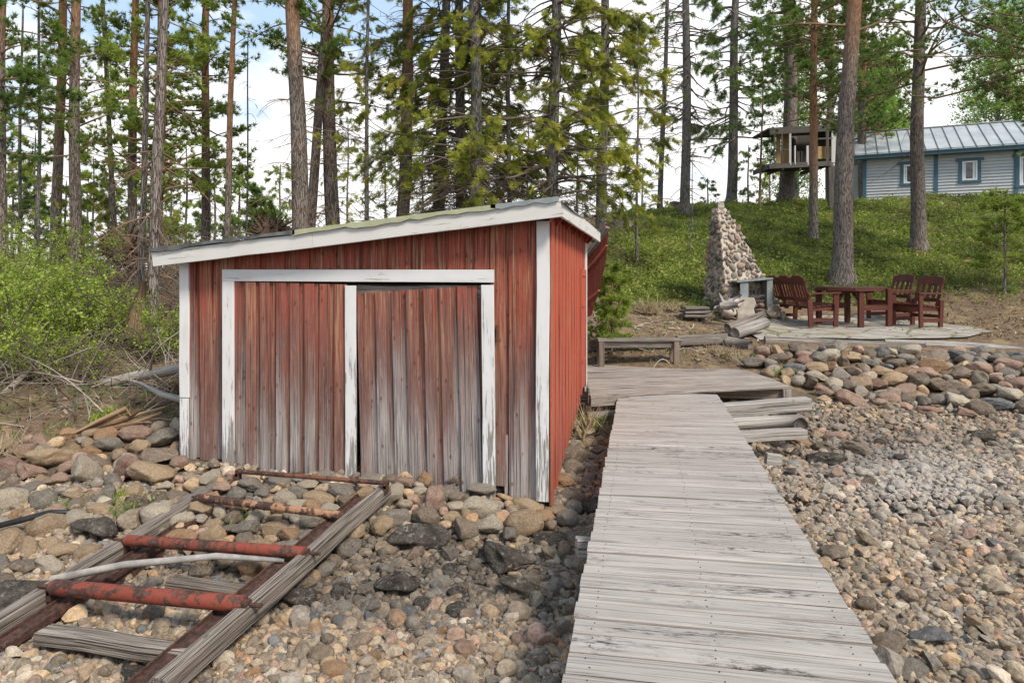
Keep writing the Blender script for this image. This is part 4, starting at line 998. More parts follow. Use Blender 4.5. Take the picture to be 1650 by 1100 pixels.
# ------------------------------------------------------------------ trees
def needle_tpl(n, spread, w, k, base=0.0, lenj=.25):
    """a tuft: n narrow pointed needles fanning out around z"""
    rs = np.random.RandomState(k); V = []; F = []
    for i in range(n):
        a = rs.uniform(0, 6.28); e = rs.uniform(0, spread); d = np.array([math.sin(e)*math.cos(a), math.sin(e)*math.sin(a), math.cos(e)])
        s = np.cross(d, rs.randn(3)); s /= np.linalg.norm(s); L = 1-rs.uniform(0, lenj*2); o = np.array([0, 0, rs.uniform(-base, base)])
        q = len(V); V += [o-s*w, o+s*w, o+d*L]; F.append((q, q+1, q+2))
    return np.array(V), np.array(F)
def spray_tpl(n, k):
    """a spruce spray: a flat herringbone of short needles along a twig"""
    rs = np.random.RandomState(k); V = []; F = []
    for i in range(n):
        u = i/n; sgn = 1 if i % 2 else -1; L = .42*(1.1-u*.6); o = np.array([0, 0, u*1.0-.1]); d = np.array([sgn*L, rs.uniform(-.14, .14), L*.75+rs.uniform(-.05, .1)])
        q = len(V); V += [o+np.array([0, 0, -.055]), o+np.array([0, 0, .055]), o+d]; F.append((q, q+1, q+2))
        q = len(V); V += [o+np.array([0, 0, -.05]), o+np.array([0, 0, .05]), o+np.array([0, .22*sgn*rs.uniform(.5, 1), .12])]; F.append((q, q+1, q+2))
    return np.array(V), np.array(F)
def leaf_tpl(n, k, w=.32):
    rs = np.random.RandomState(k); V = []; F = []
    for i in range(n):
        o = rs.randn(3)*.55; d = rs.randn(3); d /= np.linalg.norm(d); s = np.cross(d, rs.randn(3)); s /= np.linalg.norm(s); L = rs.uniform(.5, .8)
        q = len(V); V += [o, o+d*L*.5+s*w*L, o+d*L, o+d*L*.5-s*w*L]; F.append((q, q+1, q+2, q+3))
    return np.array(V), np.array(F)
T_P = [needle_tpl(24, 1.3, .065, k) for k in range(3)]; T_S = [spray_tpl(14, k) for k in range(3)]; T_L = [leaf_tpl(7, k) for k in range(3)]; T_SP = [needle_tpl(10, 1.0, .10, 9+k) for k in range(2)]
def stamp_multi(mb, tpls, pos, dirs, size, r, m=0):
    idx = np.random.randint(len(tpls), size=len(pos))
    for k, (T, F) in enumerate(tpls):
        q = idx == k; mb.stamps(T, F, pos[q], dirs[q], size[q], r[q], m)
def unit(v): return v/(np.linalg.norm(v, axis=-1, keepdims=True)+1e-9)
def tree(name, label, base, r0, height, topx_=None, kind='pine', crown=None, nb=40, blen=1.4, tuft=.13, orange=5.0, mats=None, az=None, live=1.0, lean=(0, 0), group=None, twn=6, tuftn=4, cat='tree', flare=1.35, bow=0.0, elev=None, wigk=.10, dead=0):
    """tapered trunk, limbs, needles or leaves.  crown=(low, high) heights above the foot"""
    base = np.array(base, float)
    root = thing(name, label, cat, tuple(base), 0, group)
    bm_, lm, fm = mats or {'pine': ('bark', 'limb', 'pine'), 'spruce': ('barkgrey', 'twig', 'spruce'), 'birch': ('birchbark', 'twig', 'birch'), 'snag': ('barkgrey', 'twig', 'spruce')}[kind]
    K = 22; u = np.linspace(0, 1, K)**1.15; ph = random.uniform(0, 6)
    cen = np.stack([lean[0]*u*height+bow*np.sin(u*math.pi)*height*.05+np.sin(u*9+ph)*r0*.22, lean[1]*u*height+np.cos(u*7+ph)*r0*.22, u*height], -1)
    cen -= cen[0]; rad = r0*(1-.62*u)*(1+(flare-1)*np.exp(-u*height/.22))
    rad[-1] *= .4
    tint = np.clip((cen[:, 2]-orange)/2.2, 0, 1) if kind == 'pine' else np.zeros(K)
    mb = MB(); mb.tube(np.vstack([cen[0]-[0, 0, .25], cen]), np.concatenate([[rad[0]*1.15], rad]), 16, rough=.05, t=np.concatenate([[0], tint])); 
    at_h = lambda h: np.stack([np.interp(h, cen[:, 2], cen[:, k]) for k in range(3)], -1); r_h = lambda h: np.interp(h, cen[:, 2], rad)
    lo, hi = crown or (height*.5, height)
    n = nb; h = lo+(hi-lo)*np.sort(np.random.rand(n))
    azv = np.random.rand(n)*2*np.pi if az is None else np.random.normal(az[0], az[1], n)
    rel = (h-lo)/max(.1, (height*1.02-lo)); 
    if kind == 'pine': L = blen*(1-.55*rel)*np.random.uniform(.45, 1.15, n); el_ = np.random.uniform(-.12, .55, n); drp = .10
    elif kind in ('spruce', 'snag'): L = blen*(1-.6*rel)*np.random.uniform(.6, 1.1, n); el_ = np.random.uniform(-.35, .25, n); drp = .22
    else: L = blen*(1-.5*rel)*np.random.uniform(.5, 1.1, n); el_ = np.random.uniform(.3, 1.0, n); drp = .18
    if elev is not None: el_ = np.random.uniform(*elev, n)
    K2 = 7; s = np.linspace(0, 1, K2)[None, :, None]
    dh = np.stack([np.cos(azv)*np.cos(el_), np.sin(azv)*np.cos(el_), np.sin(el_)], -1)
    sd = unit(np.cross(dh, np.array([0, 0, 1.]))); wig = np.random.randn(n, 1, 3)*wigk*L[:, None, None]
    tipup = .16 if kind == 'spruce' else .05
    Pb = at_h(h)[:, None]+dh[:, None]*L[:, None, None]*s+wig*np.sin(s*3.1)+np.array([0, 0, 1.])*(-drp*s**2+tipup*s**4)*L[:, None, None]+sd[:, None]*np.sin(s*6+np.random.rand(n, 1, 1)*6)*.03*L[:, None, None]
    rb = np.clip(r_h(h)*.22, .006, .045)[:, None]*(1.05-s[None, 0, :, 0]*.85)
    mbb = mb; mbb.tubes(Pb, rb, 5, m=1)
    # twigs
    tn = twn; sj = np.random.uniform(.25 if kind != 'pine' else .40, 1.0, (n, tn)); sj[:, 0] = 1.0
    i0 = np.clip((sj*(K2-1)).astype(int), 0, K2-2); fr = sj*(K2-1)-i0; bi = np.arange(n)[:, None]
    p0 = Pb[bi, i0]*(1-fr[..., None])+Pb[bi, i0+1]*fr[..., None]; bd = unit(Pb[bi, i0+1]-Pb[bi, i0])
    sg = np.random.choice([-1, 1], (n, tn, 1)); ang = np.random.uniform(.35, 1.0, (n, tn, 1)); ang[:, 0] *= .2
    vert = np.random.uniform(-.1, .5, (n, tn, 1)) if kind == 'pine' else (np.random.uniform(-.75, .05, (n, tn, 1)) if kind in ('spruce', 'snag') else np.random.uniform(-.6, .5, (n, tn, 1)))
    td = unit(bd*np.cos(ang)+sd[:, None]*sg*np.sin(ang)+np.array([0, 0, 1.])*vert)
    tl = L[:, None]*np.random.uniform(.16, .36, (n, tn))*(1.15-sj*.5); tl = np.clip(tl, .10, .8)
    s3 = np.linspace(0, 1, 4)[None, None, :, None]
    Pt = p0[:, :, None]+td[:, :, None]*tl[..., None, None]*s3+np.random.randn(n, tn, 1, 3)*.05*tl[..., None, None]*s3**2
    if kind in ('spruce', 'snag'): Pt[..., 2] -= (s3[..., 0]**2*tl[..., None]*.25)
    Pt = Pt.reshape(-1, 4, 3); mbb.tubes(Pt, np.repeat(np.array([[.0055, .0045, .0035, .002]]), len(Pt), 0)*max(1, base_scale(base)), 3, m=1)
    if dead:                                             # bare drooping lower branches
        hd = np.random.uniform(.12, 1, dead)*(lo+.6 if kind != 'pine' else lo); ad = np.random.rand(dead)*6.28; Ld = blen*np.random.uniform(.3, .85, dead); ed = np.random.uniform(-.5, .25, dead)
        dd = np.stack([np.cos(ad)*np.cos(ed), np.sin(ad)*np.cos(ed), np.sin(ed)], -1)
        Pd = at_h(hd)[:, None]+dd[:, None]*Ld[:, None, None]*s+np.random.randn(dead, 1, 3)*.12*Ld[:, None, None]*np.sin(s*2.5)-np.array([0, 0, 1.])*s**2*.28*Ld[:, None, None]
        mbb.tubes(Pd, np.full((dead, K2), .010)*np.linspace(1.1, .3, K2)[None]*max(1, base_scale(base)), 4, m=1)
        m_ = 6; sj2 = np.random.randint(1, K2-1, (dead, m_)); q0 = Pd[np.arange(dead)[:, None], sj2]; qd = unit(np.random.randn(dead, m_, 3)*[.8, .8, .45]+dd[:, None]*.6-np.array([0, 0, .35])); ql = Ld[:, None]*np.random.uniform(.15, .4, (dead, m_))
        Pq = q0[:, :, None]+qd[:, :, None]*ql[..., None, None]*s3; mbb.tubes(Pq.reshape(-1, 4, 3), np.full((dead*m_, 4), .0045)*np.linspace(1, .4, 4)[None]*max(1, base_scale(base)), 3, m=1)
    mbb.build('trunk', [M[bm_], M[lm]], root, True, world=False)
    # foliage at and along the twigs
    if live > 0:
        blive = np.random.rand(n) < live**.5; keep = (np.random.rand(len(Pt)) < live**.5) & np.repeat(blive, tn) & ((sj.ravel() > .5) | (kind not in ('spruce', 'snag'))); Pk = Pt[keep]; tb = np.random.rand(n)[:, None].repeat(tn, 1).reshape(-1)[keep]
        if len(Pk):
            fm_ = MB(); kk = tuftn; q = np.random.uniform(.25, 1.05, (len(Pk), kk)); q[:, 0] = 1.0; j0 = np.clip((q*3).astype(int), 0, 2); f_ = q*3-j0; ii = np.arange(len(Pk))[:, None]
            pp_ = (Pk[ii, j0]*(1-f_[..., None])+Pk[ii, j0+1]*f_[..., None]).reshape(-1, 3); dd = (Pk[ii, j0+1]-Pk[ii, j0]).reshape(-1, 3)
            rcol = np.clip(np.repeat(tb, kk)*.45+np.random.rand(len(pp_))*.35+.22*q.ravel()*(q.ravel() > .8), 0, 1)
            sz_ = tuft*np.random.uniform(.7, 1.25, len(pp_))
            if kind == 'pine': dd = unit(dd)+np.random.randn(*dd.shape)*.35+[0, 0, .25]; stamp_multi(fm_, T_P, pp_+np.random.randn(*pp_.shape)*tuft*.25, dd, sz_, rcol)
            elif kind in ('spruce', 'snag'): dd = unit(dd)+np.random.randn(*dd.shape)*.55; stamp_multi(fm_, T_S, pp_-unit(dd)*sz_[:, None]*.3, dd, sz_, rcol); 
            else: stamp_multi(fm_, T_L, pp_+np.random.randn(*pp_.shape)*tuft*.8, dd, sz_*.8, rcol)
            fm_.build('crown', M[fm], root, False, world=False)
    return root
def base_scale(b): return depth(b)/16
def foot_at(px, d):
    cx = (px-825)/1100*d; x, y = Rt*cx+Fw*d; return np.array([x, y, H(x, y)-.03])
def leanpx(px0, px1, py1, d, b):                 # trunk axis passes px0 at the foot and px1 at image row py1
    z1 = CAMZ-(py1-440)/1100*d; k = (px1-px0)/1100*d/max(.5, z1-b[2]); return (Rt[0]*k, Rt[1]*k)
#  px foot, px at row 0, depth, trunk width px, kind, options, label
def T(name, label, px0, px1, d, wpx, kind, group=None, **k):
    b = foot_at(px0, d); seed(int(5000+px0*7+d*13)); r0 = wpx/1100*d/2
    return tree(name, label, b, r0, k.pop('height', 13.5), kind=kind, lean=leanpx(px0, px1, 0, d, b), group=group, **k)
PG = 'pines on the left behind the bushes'
T('pine_tree', 'dark pine trunk cut by the left picture edge', 3, 5, 13, 20, 'pine', PG, crown=(3.0, 10), nb=64, blen=2.1, tuft=.15, orange=4.2, mats=('bark', 'limb', 'pinedark'), az=(0, 1.6))
T('pine_tree', 'straight orange-brown pine, second trunk from the left edge', 88, 97, 16, 17, 'pine', PG, crown=(4.0, 10), nb=50, blen=1.3, orange=3.0, twn=5, tuft=.15)
T('pine_tree', 'straight pine with grey foot, third trunk from the left edge', 122, 127, 15, 19, 'pine', PG, crown=(3.6, 10), nb=50, blen=1.3, orange=4.8, twn=5, tuft=.15, dead=12)
T('spruce_tree', 'thin leaning pale trunk between two clumps of pines at left', 191, 163, 17, 9, 'snag', None, crown=(2.6, 9), nb=30, blen=.8, live=.35, dead=26, tuft=.16)
T('pine_tree', 'slim pine left of the thick pair of trunks at left', 215, 218, 17, 15, 'pine', PG, crown=(2.4, 10), nb=70, blen=1.4, orange=3.4, tuft=.16, dead=16)
T('pine_tree', 'thick pine with reddish bark and bushy tufts, centre of the left group', 250, 257, 16.5, 20, 'pine', PG, crown=(2.0, 13), nb=110, blen=1.8, orange=2.6, dead=30, tuft=.15, tuftn=4)
T('pine_tree', 'grey-brown pine standing in front of the left group, foot seen beside the boathouse', 246, 262, 10.1, 19, 'pine', PG, crown=(4.4, 11), nb=20, blen=1.2, orange=9, dead=24, height=11)
T('pine_tree', 'second slim grey trunk close beside the pine nearest the boathouse', 222, 240, 10.6, 11, 'pine', PG, crown=(3.6, 9), nb=18, blen=.9, orange=9, dead=16, height=9)
T('pine_tree', 'pine with green tufts left of the slender orange pine', 330, 335, 18, 15, 'pine', PG, crown=(2.5, 10), nb=70, blen=1.6, orange=3.0, dead=20, tuft=.16)
T('pine_tree', 'slender orange pine with a bare trunk against the sky', 364, 380, 16, 11, 'pine', PG, crown=(5.6, 12), nb=26, blen=.8, orange=2.2, height=12, twn=4)
T('dead_tree', 'dead pole with short stubs, thinnest against the cloud', 397, 400, 17, 4, 'snag', None, crown=(1.5, 5), nb=26, blen=.35, live=0, height=6.3, twn=2)
T('dead_tree', 'thin dead spruce left of the second pine', 60, 64, 15, 8, 'snag', None, crown=(1.5, 6), nb=34, blen=.7, live=.25, height=6.6, dead=14, tuft=.15)
T('spruce_tree', 'thin ragged spruce just right of the left edge trunk', 30, 36, 17, 7, 'spruce', None, crown=(.8, 6.5), nb=50, blen=1.0, live=.6, height=7.4, tuft=.17, mats=('barkgrey', 'twig', 'pinedark'))
T('pine_tree', 'big pale-barked pine rising behind the left end of the roof', 484, 472, 14.5, 30, 'pine', None, crown=(8, 13), nb=24, blen=1.6, orange=4.4, dead=44)
T('pine_tree', 'leaning dark pine crossing behind the big pale one', 494, 532, 15.3, 17, 'pine', None, crown=(4.2, 12), nb=40, blen=1.5, orange=5.4, dead=14)
T('pine_tree', 'dark brown pine with a green crown right of the leaning one', 538, 533, 15.5, 24, 'pine', None, crown=(4.0, 10), nb=85, blen=1.9, orange=4.0, dead=50, tuft=.16, mats=('bark', 'limb', 'pinedark'))
T('spruce_tree', 'slender greenish spruce between the dark pine and the orange-topped pine', 589, 594, 14.5, 8, 'spruce', None, crown=(1.0, 8), nb=80, blen=1.1, live=.45, height=9, tuft=.17, dead=20)
T('pine_tree', 'tall pine with bright orange upper bark left of the spruces', 644, 658, 15.5, 22, 'pine', None, crown=(9, 13), nb=16, blen=1.6, orange=3.4, dead=30)
SG = 'old spruces behind the boathouse roof'
T('spruce_tree', 'old spruce with grey trunk right of the orange-topped pine', 706, 716, 17, 20, 'spruce', SG, crown=(3.0, 10.5), nb=110, blen=2.2, live=.42, dead=210, tuft=.20, twn=10, tuftn=7, height=12)
T('spruce_tree', 'old spruce with two-toned trunk near the middle of the roof', 741, 743, 15.5, 19, 'spruce', SG, crown=(2.4, 10), nb=110, blen=2.2, live=.42, dead=200, tuft=.20, twn=10, tuftn=7, height=12)
T('spruce_tree', 'thick-trunked spruce with hanging yellow-green boughs above the roof', 766, 760, 14, 23, 'spruce', SG, crown=(2.2, 10), nb=125, blen=2.3, live=.48, dead=200, tuft=.20, twn=10, tuftn=7, height=12)
T('spruce_tree', 'thin spruce stem between the thick spruce and the bushy one', 822, 820, 15, 9, 'spruce', SG, crown=(2.0, 9), nb=90, blen=1.4, live=.4, height=10, dead=60, tuft=.24, twn=8)
T('spruce_tree', 'bushy spruce with boughs hiding its trunk above the right end of the roof', 890, 894, 14.5, 22, 'spruce', SG, crown=(1.9, 10), nb=150, blen=2.3, live=.6, dead=170, tuft=.20, twn=10, tuftn=7, height=12)
T('spruce_tree', 'spruce with a bare lower trunk standing just past the boathouse roof corner', 969, 972, 18.5, 19, 'spruce', SG, crown=(2.6, 11), nb=120, blen=1.6, live=.7, dead=50, tuft=.28, twn=9, tuftn=5, height=12.5)
HG = 'slim bare trunks on the crest of the slope'
T('spruce_tree', 'slim spruce trunk left of the grey bare one on the crest', 1063, 1074, 24, 9, 'spruce', HG, crown=(3.5, 11), nb=90, blen=1.2, live=.22, dead=30, tuft=.2, mats=('barkgrey', 'twig', 'pinedark'))
T('spruce_tree', 'straight grey spruce trunk with drooping dead branches on the crest', 1103, 1104, 22.5, 16, 'spruce', HG, crown=(3.0, 12), nb=120, blen=1.7, live=.16, dead=44, tuft=.2, mats=('barkgrey', 'twig', 'pinedark'))
T('pine_tree', 'grey trunk with dark green boughs behind the stone chimney top', 1178, 1187, 25, 17, 'spruce', None, crown=(2.4, 11), nb=120, blen=1.8, live=.8, tuft=.28, twn=7, mats=('barkgrey', 'twig', 'pinedark'))
T('young_pine', 'thin young pine between the chimney and the treehouse', 1224, 1233, 24, 4, 'pine', None, crown=(1.2, 6), nb=36, blen=.7, height=6.4, twn=3, mats=('limb', 'limb', 'pinedark'), orange=99)
T('pine_tree', 'stout pine carrying the treehouse', 1267, 1270, 25.3, 25, 'pine', None, crown=(5.0, 12.5), nb=60, blen=1.8, orange=5.6, mats=('bark', 'limb', 'pinedark'), elev=(-.25, .3))
T('pine_tree', 'slender reddish pine in front of the treehouse', 1310, 1315, 19.8, 14, 'pine', None, crown=(3.4, 10), nb=150, blen=2.1, orange=1.2, mats=('bark', 'limb', 'pinedark'), elev=(-.2, .35), tuft=.15)
T('pine_tree', 'tall pine rising beside the picnic table, orange above grey', 1357, 1379, 16.6, 31, 'pine', None, crown=(6.0, 13), nb=34, blen=2.0, orange=4.9, flare=1.55, mats=('bark', 'limb', 'pinedark'))
T('pine_tree', 'tall grey pine in front of the grey house', 1481, 1484, 19, 23, 'pine', None, crown=(4.6, 10), nb=60, blen=2.8, orange=9, flare=1.5, mats=('bark', 'limb', 'pinedark'), dead=10)
T('young_pine', 'thin bare sapling on the slope left of the chimney', 1026, 1030, 16.5, 5, 'snag', None, crown=(1.0, 5.4), nb=60, blen=.95, live=.45, height=5.6, tuft=.19, twn=4)
for px, d, hh, l in ((1115, 19.5, 2.2, 'bare little sapling on the slope left of the chimney top'), (1112, 17.5, .9, 'lowest bare stick sapling below the slope crest left of the chimney')):
    T('sapling', l, px, px+1, d, 2.2, 'snag', None, crown=(.5, hh), nb=8, blen=.15, live=0, height=hh, twn=2)
# bright birches behind the house and the dark pine mass over it
T('birch_tree', 'bright green birch behind the left end of the house', 1408, 1410, 38, 8, 'birch', None, crown=(2.2, 9.0), nb=150, blen=2.3, height=9.6, tuft=.26, twn=7, tuftn=5)
T('birch_tree', 'light birch behind the right end of the house roof', 1600, 1612, 40, 10, 'birch', None, crown=(3, 12), nb=130, blen=2.8, height=13, tuft=.24, twn=6, tuftn=4, mats=('birchbark', 'twig', 'birch'))
T('birch_tree', 'airy birch behind the treehouse', 1285, 1287, 37, 8, 'birch', None, crown=(1, 10), nb=110, blen=2.2, height=11, tuft=.22, twn=6, tuftn=3)
T('pine_tree', 'bushy pine behind the treehouse and the tall picnic pine', 1392, 1392, 32, 16, 'pine', None, crown=(3.4, 13), nb=120, blen=3.0, tuft=.24, mats=('bark', 'limb', 'pinedark'), height=13)
T('pine_tree', 'bushy dark pine between the treehouse trunk and the house', 1338, 1338, 30, 14, 'pine', None, crown=(3.2, 13), nb=80, blen=2.5, tuft=.22, mats=('bark', 'limb', 'pinedark'), height=15)
# the pine out of frame at right whose boughs reach in
T('pine_tree', 'wide-branching pine beyond the right picture edge, its boughs over the house', 1760, 1765, 15, 34, 'pine', None, crown=(4.4, 12), nb=62, blen=4.0, orange=2.6, az=(math.pi-.1, .9), wigk=.2, mats=('bark', 'limb', 'pinedark'), tuft=.14, twn=12, tuftn=5, elev=(-.3, .45))
T('young_pine', 'small green pine at the right edge in front of the house', 1618, 1620, 15.5, 5, 'pine', None, crown=(.5, 2.2), nb=44, blen=.9, height=2.3, tuft=.11, orange=99, twn=5)
T('young_pine', 'soft little pine between the boathouse corner and the plank bench', 986, 988, 10.95, 3, 'pine', None, crown=(.15, 1.5), nb=46, blen=.36, height=1.55, tuft=.085, orange=99, flare=1.1, mats=('limb', 'limb', 'pine'))
# woods further back on the left
seed(77)
bg = [(-40,24,5.4),(20,22,4.2),(55,28,6.2),(105,21,3.4),(150,27,5.0),(175,22,3.2),(228,29,5.5),(275,24,3.6),(300,30,5.5),(345,26,4.0),(385,31,4.4),(-90,26,5),(420,24,2.4),(450,30,4.0),(140,34,4.5),(10,36,5.5),(250,36,4.5)]
BGP = ['cut by the left edge', 'just inside the left edge', 'left of the second pine', 'between the second and third pines', 'right of the third pine', 'left of the thin leaning trunk', 'behind the slim pine', 'right of the thick bushy pine', 'between the thick pine and its right neighbour', 'under the pine with green tufts', 'at the slender orange pine', 'outside the frame at the left', 'by the dead pole', 'beside the big pale pine', 'far back between the leaning trunk and third pine', 'tallest far back at the left', 'tallest far back behind the thick pine']
for j, (px, d, hh) in enumerate(bg):
    kd = 'spruce' if j % 2 else 'pine'
    T('young_spruce' if kd == 'spruce' else 'young_pine', f"{'low' if hh < 4 else 'taller'} young {kd} in the left woods {BGP[j]}", px, px+3, d, 5, kd, f"{'low' if hh < 4 else 'taller'} {'spruces' if kd == 'spruce' else 'pines'} in the woods behind the left bushes",
      crown=(.3, hh), nb=int(20+hh*5), blen=hh*.30, height=hh, tuft=.24, twn=5, tuftn=3, orange=99, mats=('barkgrey', 'twig', ('pinedark', 'pine', 'spruce')[j % 3]), flare=1.1)
bg = [(560,26,4.5),(620,27,4.0),(680,24,3.2),(800,25,4.2),(850,27,4.5),(930,27,3.4),(1035,33,3.0),(1205,31,3.2),(1240,30,2.4),(1140,36,2.6)]
BGR = ['behind the leaning and dark pines', 'left of the orange-topped pine', 'between the orange-topped pine and the first old spruce', 'behind the thick-trunked spruce', 'left of the bushy spruce', 'low behind the right end of the roof', 'on the crest left of the bare trunks', 'on the crest right of the chimney top', 'low on the crest beside the treehouse', 'on the crest between the bare grey trunk and the chimney']
for j, (px, d, hh) in enumerate(bg):
    T('young_spruce', f"{'dark' if j % 2 else 'pale green'} young spruce {BGR[j]}", px, px+3, d, 4, 'spruce', f"{'dark' if j % 2 else 'pale green'} young spruces {'behind the roof' if px < 1000 else 'beyond the crest'}",
      crown=(.3, hh), nb=int(18+hh*5), blen=hh*.28, height=hh, tuft=.22, twn=5, tuftn=3, live=.7, mats=('barkgrey', 'twig', ('pinedark', 'spruce')[(j+1) % 2]), flare=1.1)

# ------------------------------------------------------------------ leafy bushes at left
def bush(label, px, d, w_, h_, n, leafm='willow', leaf=.05, seedk=0, nl=9):
    seed(400+seedk); b = foot_at(px, d); root = thing('willow_bush', label, 'bush', tuple(b), 0, 'willow bushes left of the boathouse')
    a = np.random.rand(n)*6.28; e = np.random.uniform(.5, 1.4, n); L = h_*np.random.uniform(.55, 1.15, n); K = 7; s = np.linspace(0, 1, K)[None, :, None]
    sp = np.stack([np.cos(a)*w_*.28*np.random.rand(n), np.sin(a)*w_*.2*np.random.rand(n), np.zeros(n)], -1)
    dr = np.stack([np.cos(a)*np.cos(e)*w_/h_, np.sin(a)*np.cos(e), np.sin(e)], -1)
    Ps = sp[:, None]+dr[:, None]*L[:, None, None]*s+np.random.randn(n, 1, 3)*.08*np.sin(s*3)*h_-np.array([0, 0, 1])*s**3*.18*L[:, None, None]
    mb = MB(); mb.tubes(Ps, np.linspace(.011, .003, K)[None].repeat(n, 0), 4)
    tn = nl; sj = np.random.randint(2, K-1, (n, tn)); q0 = Ps[np.arange(n)[:, None], sj]; qd = unit(np.random.randn(n, tn, 3)*[1, 1, .7]+dr[:, None]*.8); ql = np.random.uniform(.10, .34, (n, tn)); s3 = np.linspace(0, 1, 4)[None, None, :, None]
    Pq = (q0[:, :, None]+qd[:, :, None]*ql[..., None, None]*s3).reshape(-1, 4, 3); mb.tubes(Pq, np.full((len(Pq), 4), .003), 3); mb.build('stems', M['twig'], root, True, world=False)
    q = np.random.uniform(.2, 1.05, (len(Pq), 5)); j0 = np.clip((q*3).astype(int), 0, 2); f_ = (q*3-j0)[..., None]; ii = np.arange(len(Pq))[:, None]; pp_ = (Pq[ii, j0]*(1-f_)+Pq[ii, j0+1]*f_).reshape(-1, 3)
    hh = np.clip(pp_[:, 2]/h_, 0, 1); k = np.random.rand(len(pp_)) < (.20+hh*.75)*(.4+.9*(np.repeat(np.random.rand(len(Pq)), 5) > .35)); pp_ = pp_[k]
    fm_ = MB(); cl_ = np.repeat(np.random.rand(len(Pq)), 5)[k]; stamp_multi(fm_, T_L, pp_+np.random.randn(*pp_.shape)*.02, np.random.randn(*pp_.shape), leaf*np.random.uniform(.7, 1.3, len(pp_)), np.clip(cl_*.6+np.random.rand(len(pp_))*.4, 0, 1)); fm_.build('leaves', M[leafm], root, False, world=False)
bush('broad bright green willow bush at the left picture edge', 10, 8.6, 1.3, 1.7, 62, seedk=1, leaf=.06)
bush('tall willow bush in the middle of the left thicket', 95, 9.2, 1.3, 1.6, 58, seedk=2, leaf=.06)
bush('willow bush nearest the boathouse with thinner leaves', 172, 9.6, .8, 1.35, 44, seedk=3, nl=6)
bush('willow bush half out of view left of the picture edge', -70, 9.4, 1.5, 2.0, 90, seedk=4)
bush('low leafy willow at the left edge in front of the brushwood', 40, 7.9, .9, .9, 46, seedk=8, nl=6, leaf=.05)
bush('low willow shoots in front of the thicket', 120, 7.7, .8, .8, 26, seedk=5, nl=4, leaf=.035)
bush('light green shoots behind the thicket under the pines', 60, 12.5, 2.0, 2.2, 80, seedk=6, leaf=.06)
bush('sparse green shrub behind the boathouse left corner', 262, 9.2, .4, .9, 24, seedk=7, nl=6)

# ------------------------------------------------------------------ ground cover, grass, twigs and litter
def spots(n, f, lo=(-14, 3), hi=(18, 30)):
    x = np.random.uniform(lo[0], hi[0], n); y = np.random.uniform(lo[1], hi[1], n); z = hgt(x, y); d = x*Fw[0]+y*Fw[1]; px = 825+1100*(x*Rt[0]+y*Rt[1])/np.maximum(d, .5)
    k = f(x, y, z, d, px) & (px > -120) & (px < 1790) & (d > 2) & ~((x > XL-.1) & (x < XR+.1) & (y > YF-.1) & (y < YR)) & ~((x > -.35) & (x < .95) & (y < 8.4))
    return x[k], y[k], z[k], d[k], px[k]
seed(501)
T_G = needle_tpl(9, .6, .045, 5, lenj=.3); T_G2 = needle_tpl(7, .9, .03, 8)
def gcover(x, y, z, d, px):
    g = sm(px, 950, 1010)*sm(z, 1.15, 1.5)*(1-sm(px, 1430, 1540)*sm(d, 17.6, 15.4)*.85)
    g = g*(.30+.8*sm(_n2(x*1.2, y*1.2)+.8*_n2(x*3.3+2, y*3.3), -.6, .15))
    return (np.random.rand(len(x)) < g)
x, y, z, d, px = spots(230000, gcover, (-3, 11), (19, 29)); mb = MB(); p = np.stack([x, y, z], -1); r = np.clip(.46+.40*_n2(x*.8+3, y*.8)+.30*_n2(x*3, y*3)+np.random.randn(len(x))*.15, 0, 1)
stamp_multi(mb, [leaf_tpl(5, 40+k, .4) for k in range(3)], p+np.stack([np.zeros(len(x))]*2+[np.random.uniform(.01, .12, len(x))*(1+.9*_n2(x*2.6, y*2.6))], -1), np.random.randn(*p.shape)*.5+[0, 0, 1], .058*np.random.lognormal(0, .35, len(x)), r)
tag(mb.build('blueberry_shrubs', M['berry'], origin=(0, 0, 0)), 'low green blueberry shrubs covering the slope', 'ground cover', None, 'stuff'); print('cover', len(x))
mb = MB()
for n, f, h_ in ((15000, lambda x, y, z, d, px: (px > 960) & (z > .62) & (z < 1.7) & (px < 1240) & (_n2(x*2, y*2)+np.random.randn(len(x))*.3 > .0), .10),
              (70000, lambda x, y, z, d, px: (px < 290) & (z > .46) & (z < 1.1) & (_n2(x*2+1, y*2)+np.random.randn(len(x))*.3 > -.15), .085),
              (30000, lambda x, y, z, d, px: (px > 1180) & (px < 1700) & (z > .3) & (z < .92) & (d > 8.7) & (_n2(x*3+1, y*3)+np.random.randn(len(x))*.3 > .75), .07),
              (60000, lambda x, y, z, d, px: (px > 950) & (z > 1.3) & (_n2(x*2, y*2)+np.random.randn(len(x))*.4 > .6), .10)):
    x, y, z, d, px = spots(n, f, (-12, 4), (17, 26)); p = np.stack([x, y, z], -1); mb.stamps(*T_G, p, np.random.randn(*p.shape)*.25+[0, 0, 1], h_*np.random.uniform(.6, 1.4, len(x)))
tag(mb.build('grass', M['grass'], origin=(0, 0, 0)), 'short green grass between stones and along the paths', 'grass', None, 'stuff')
mb = MB()
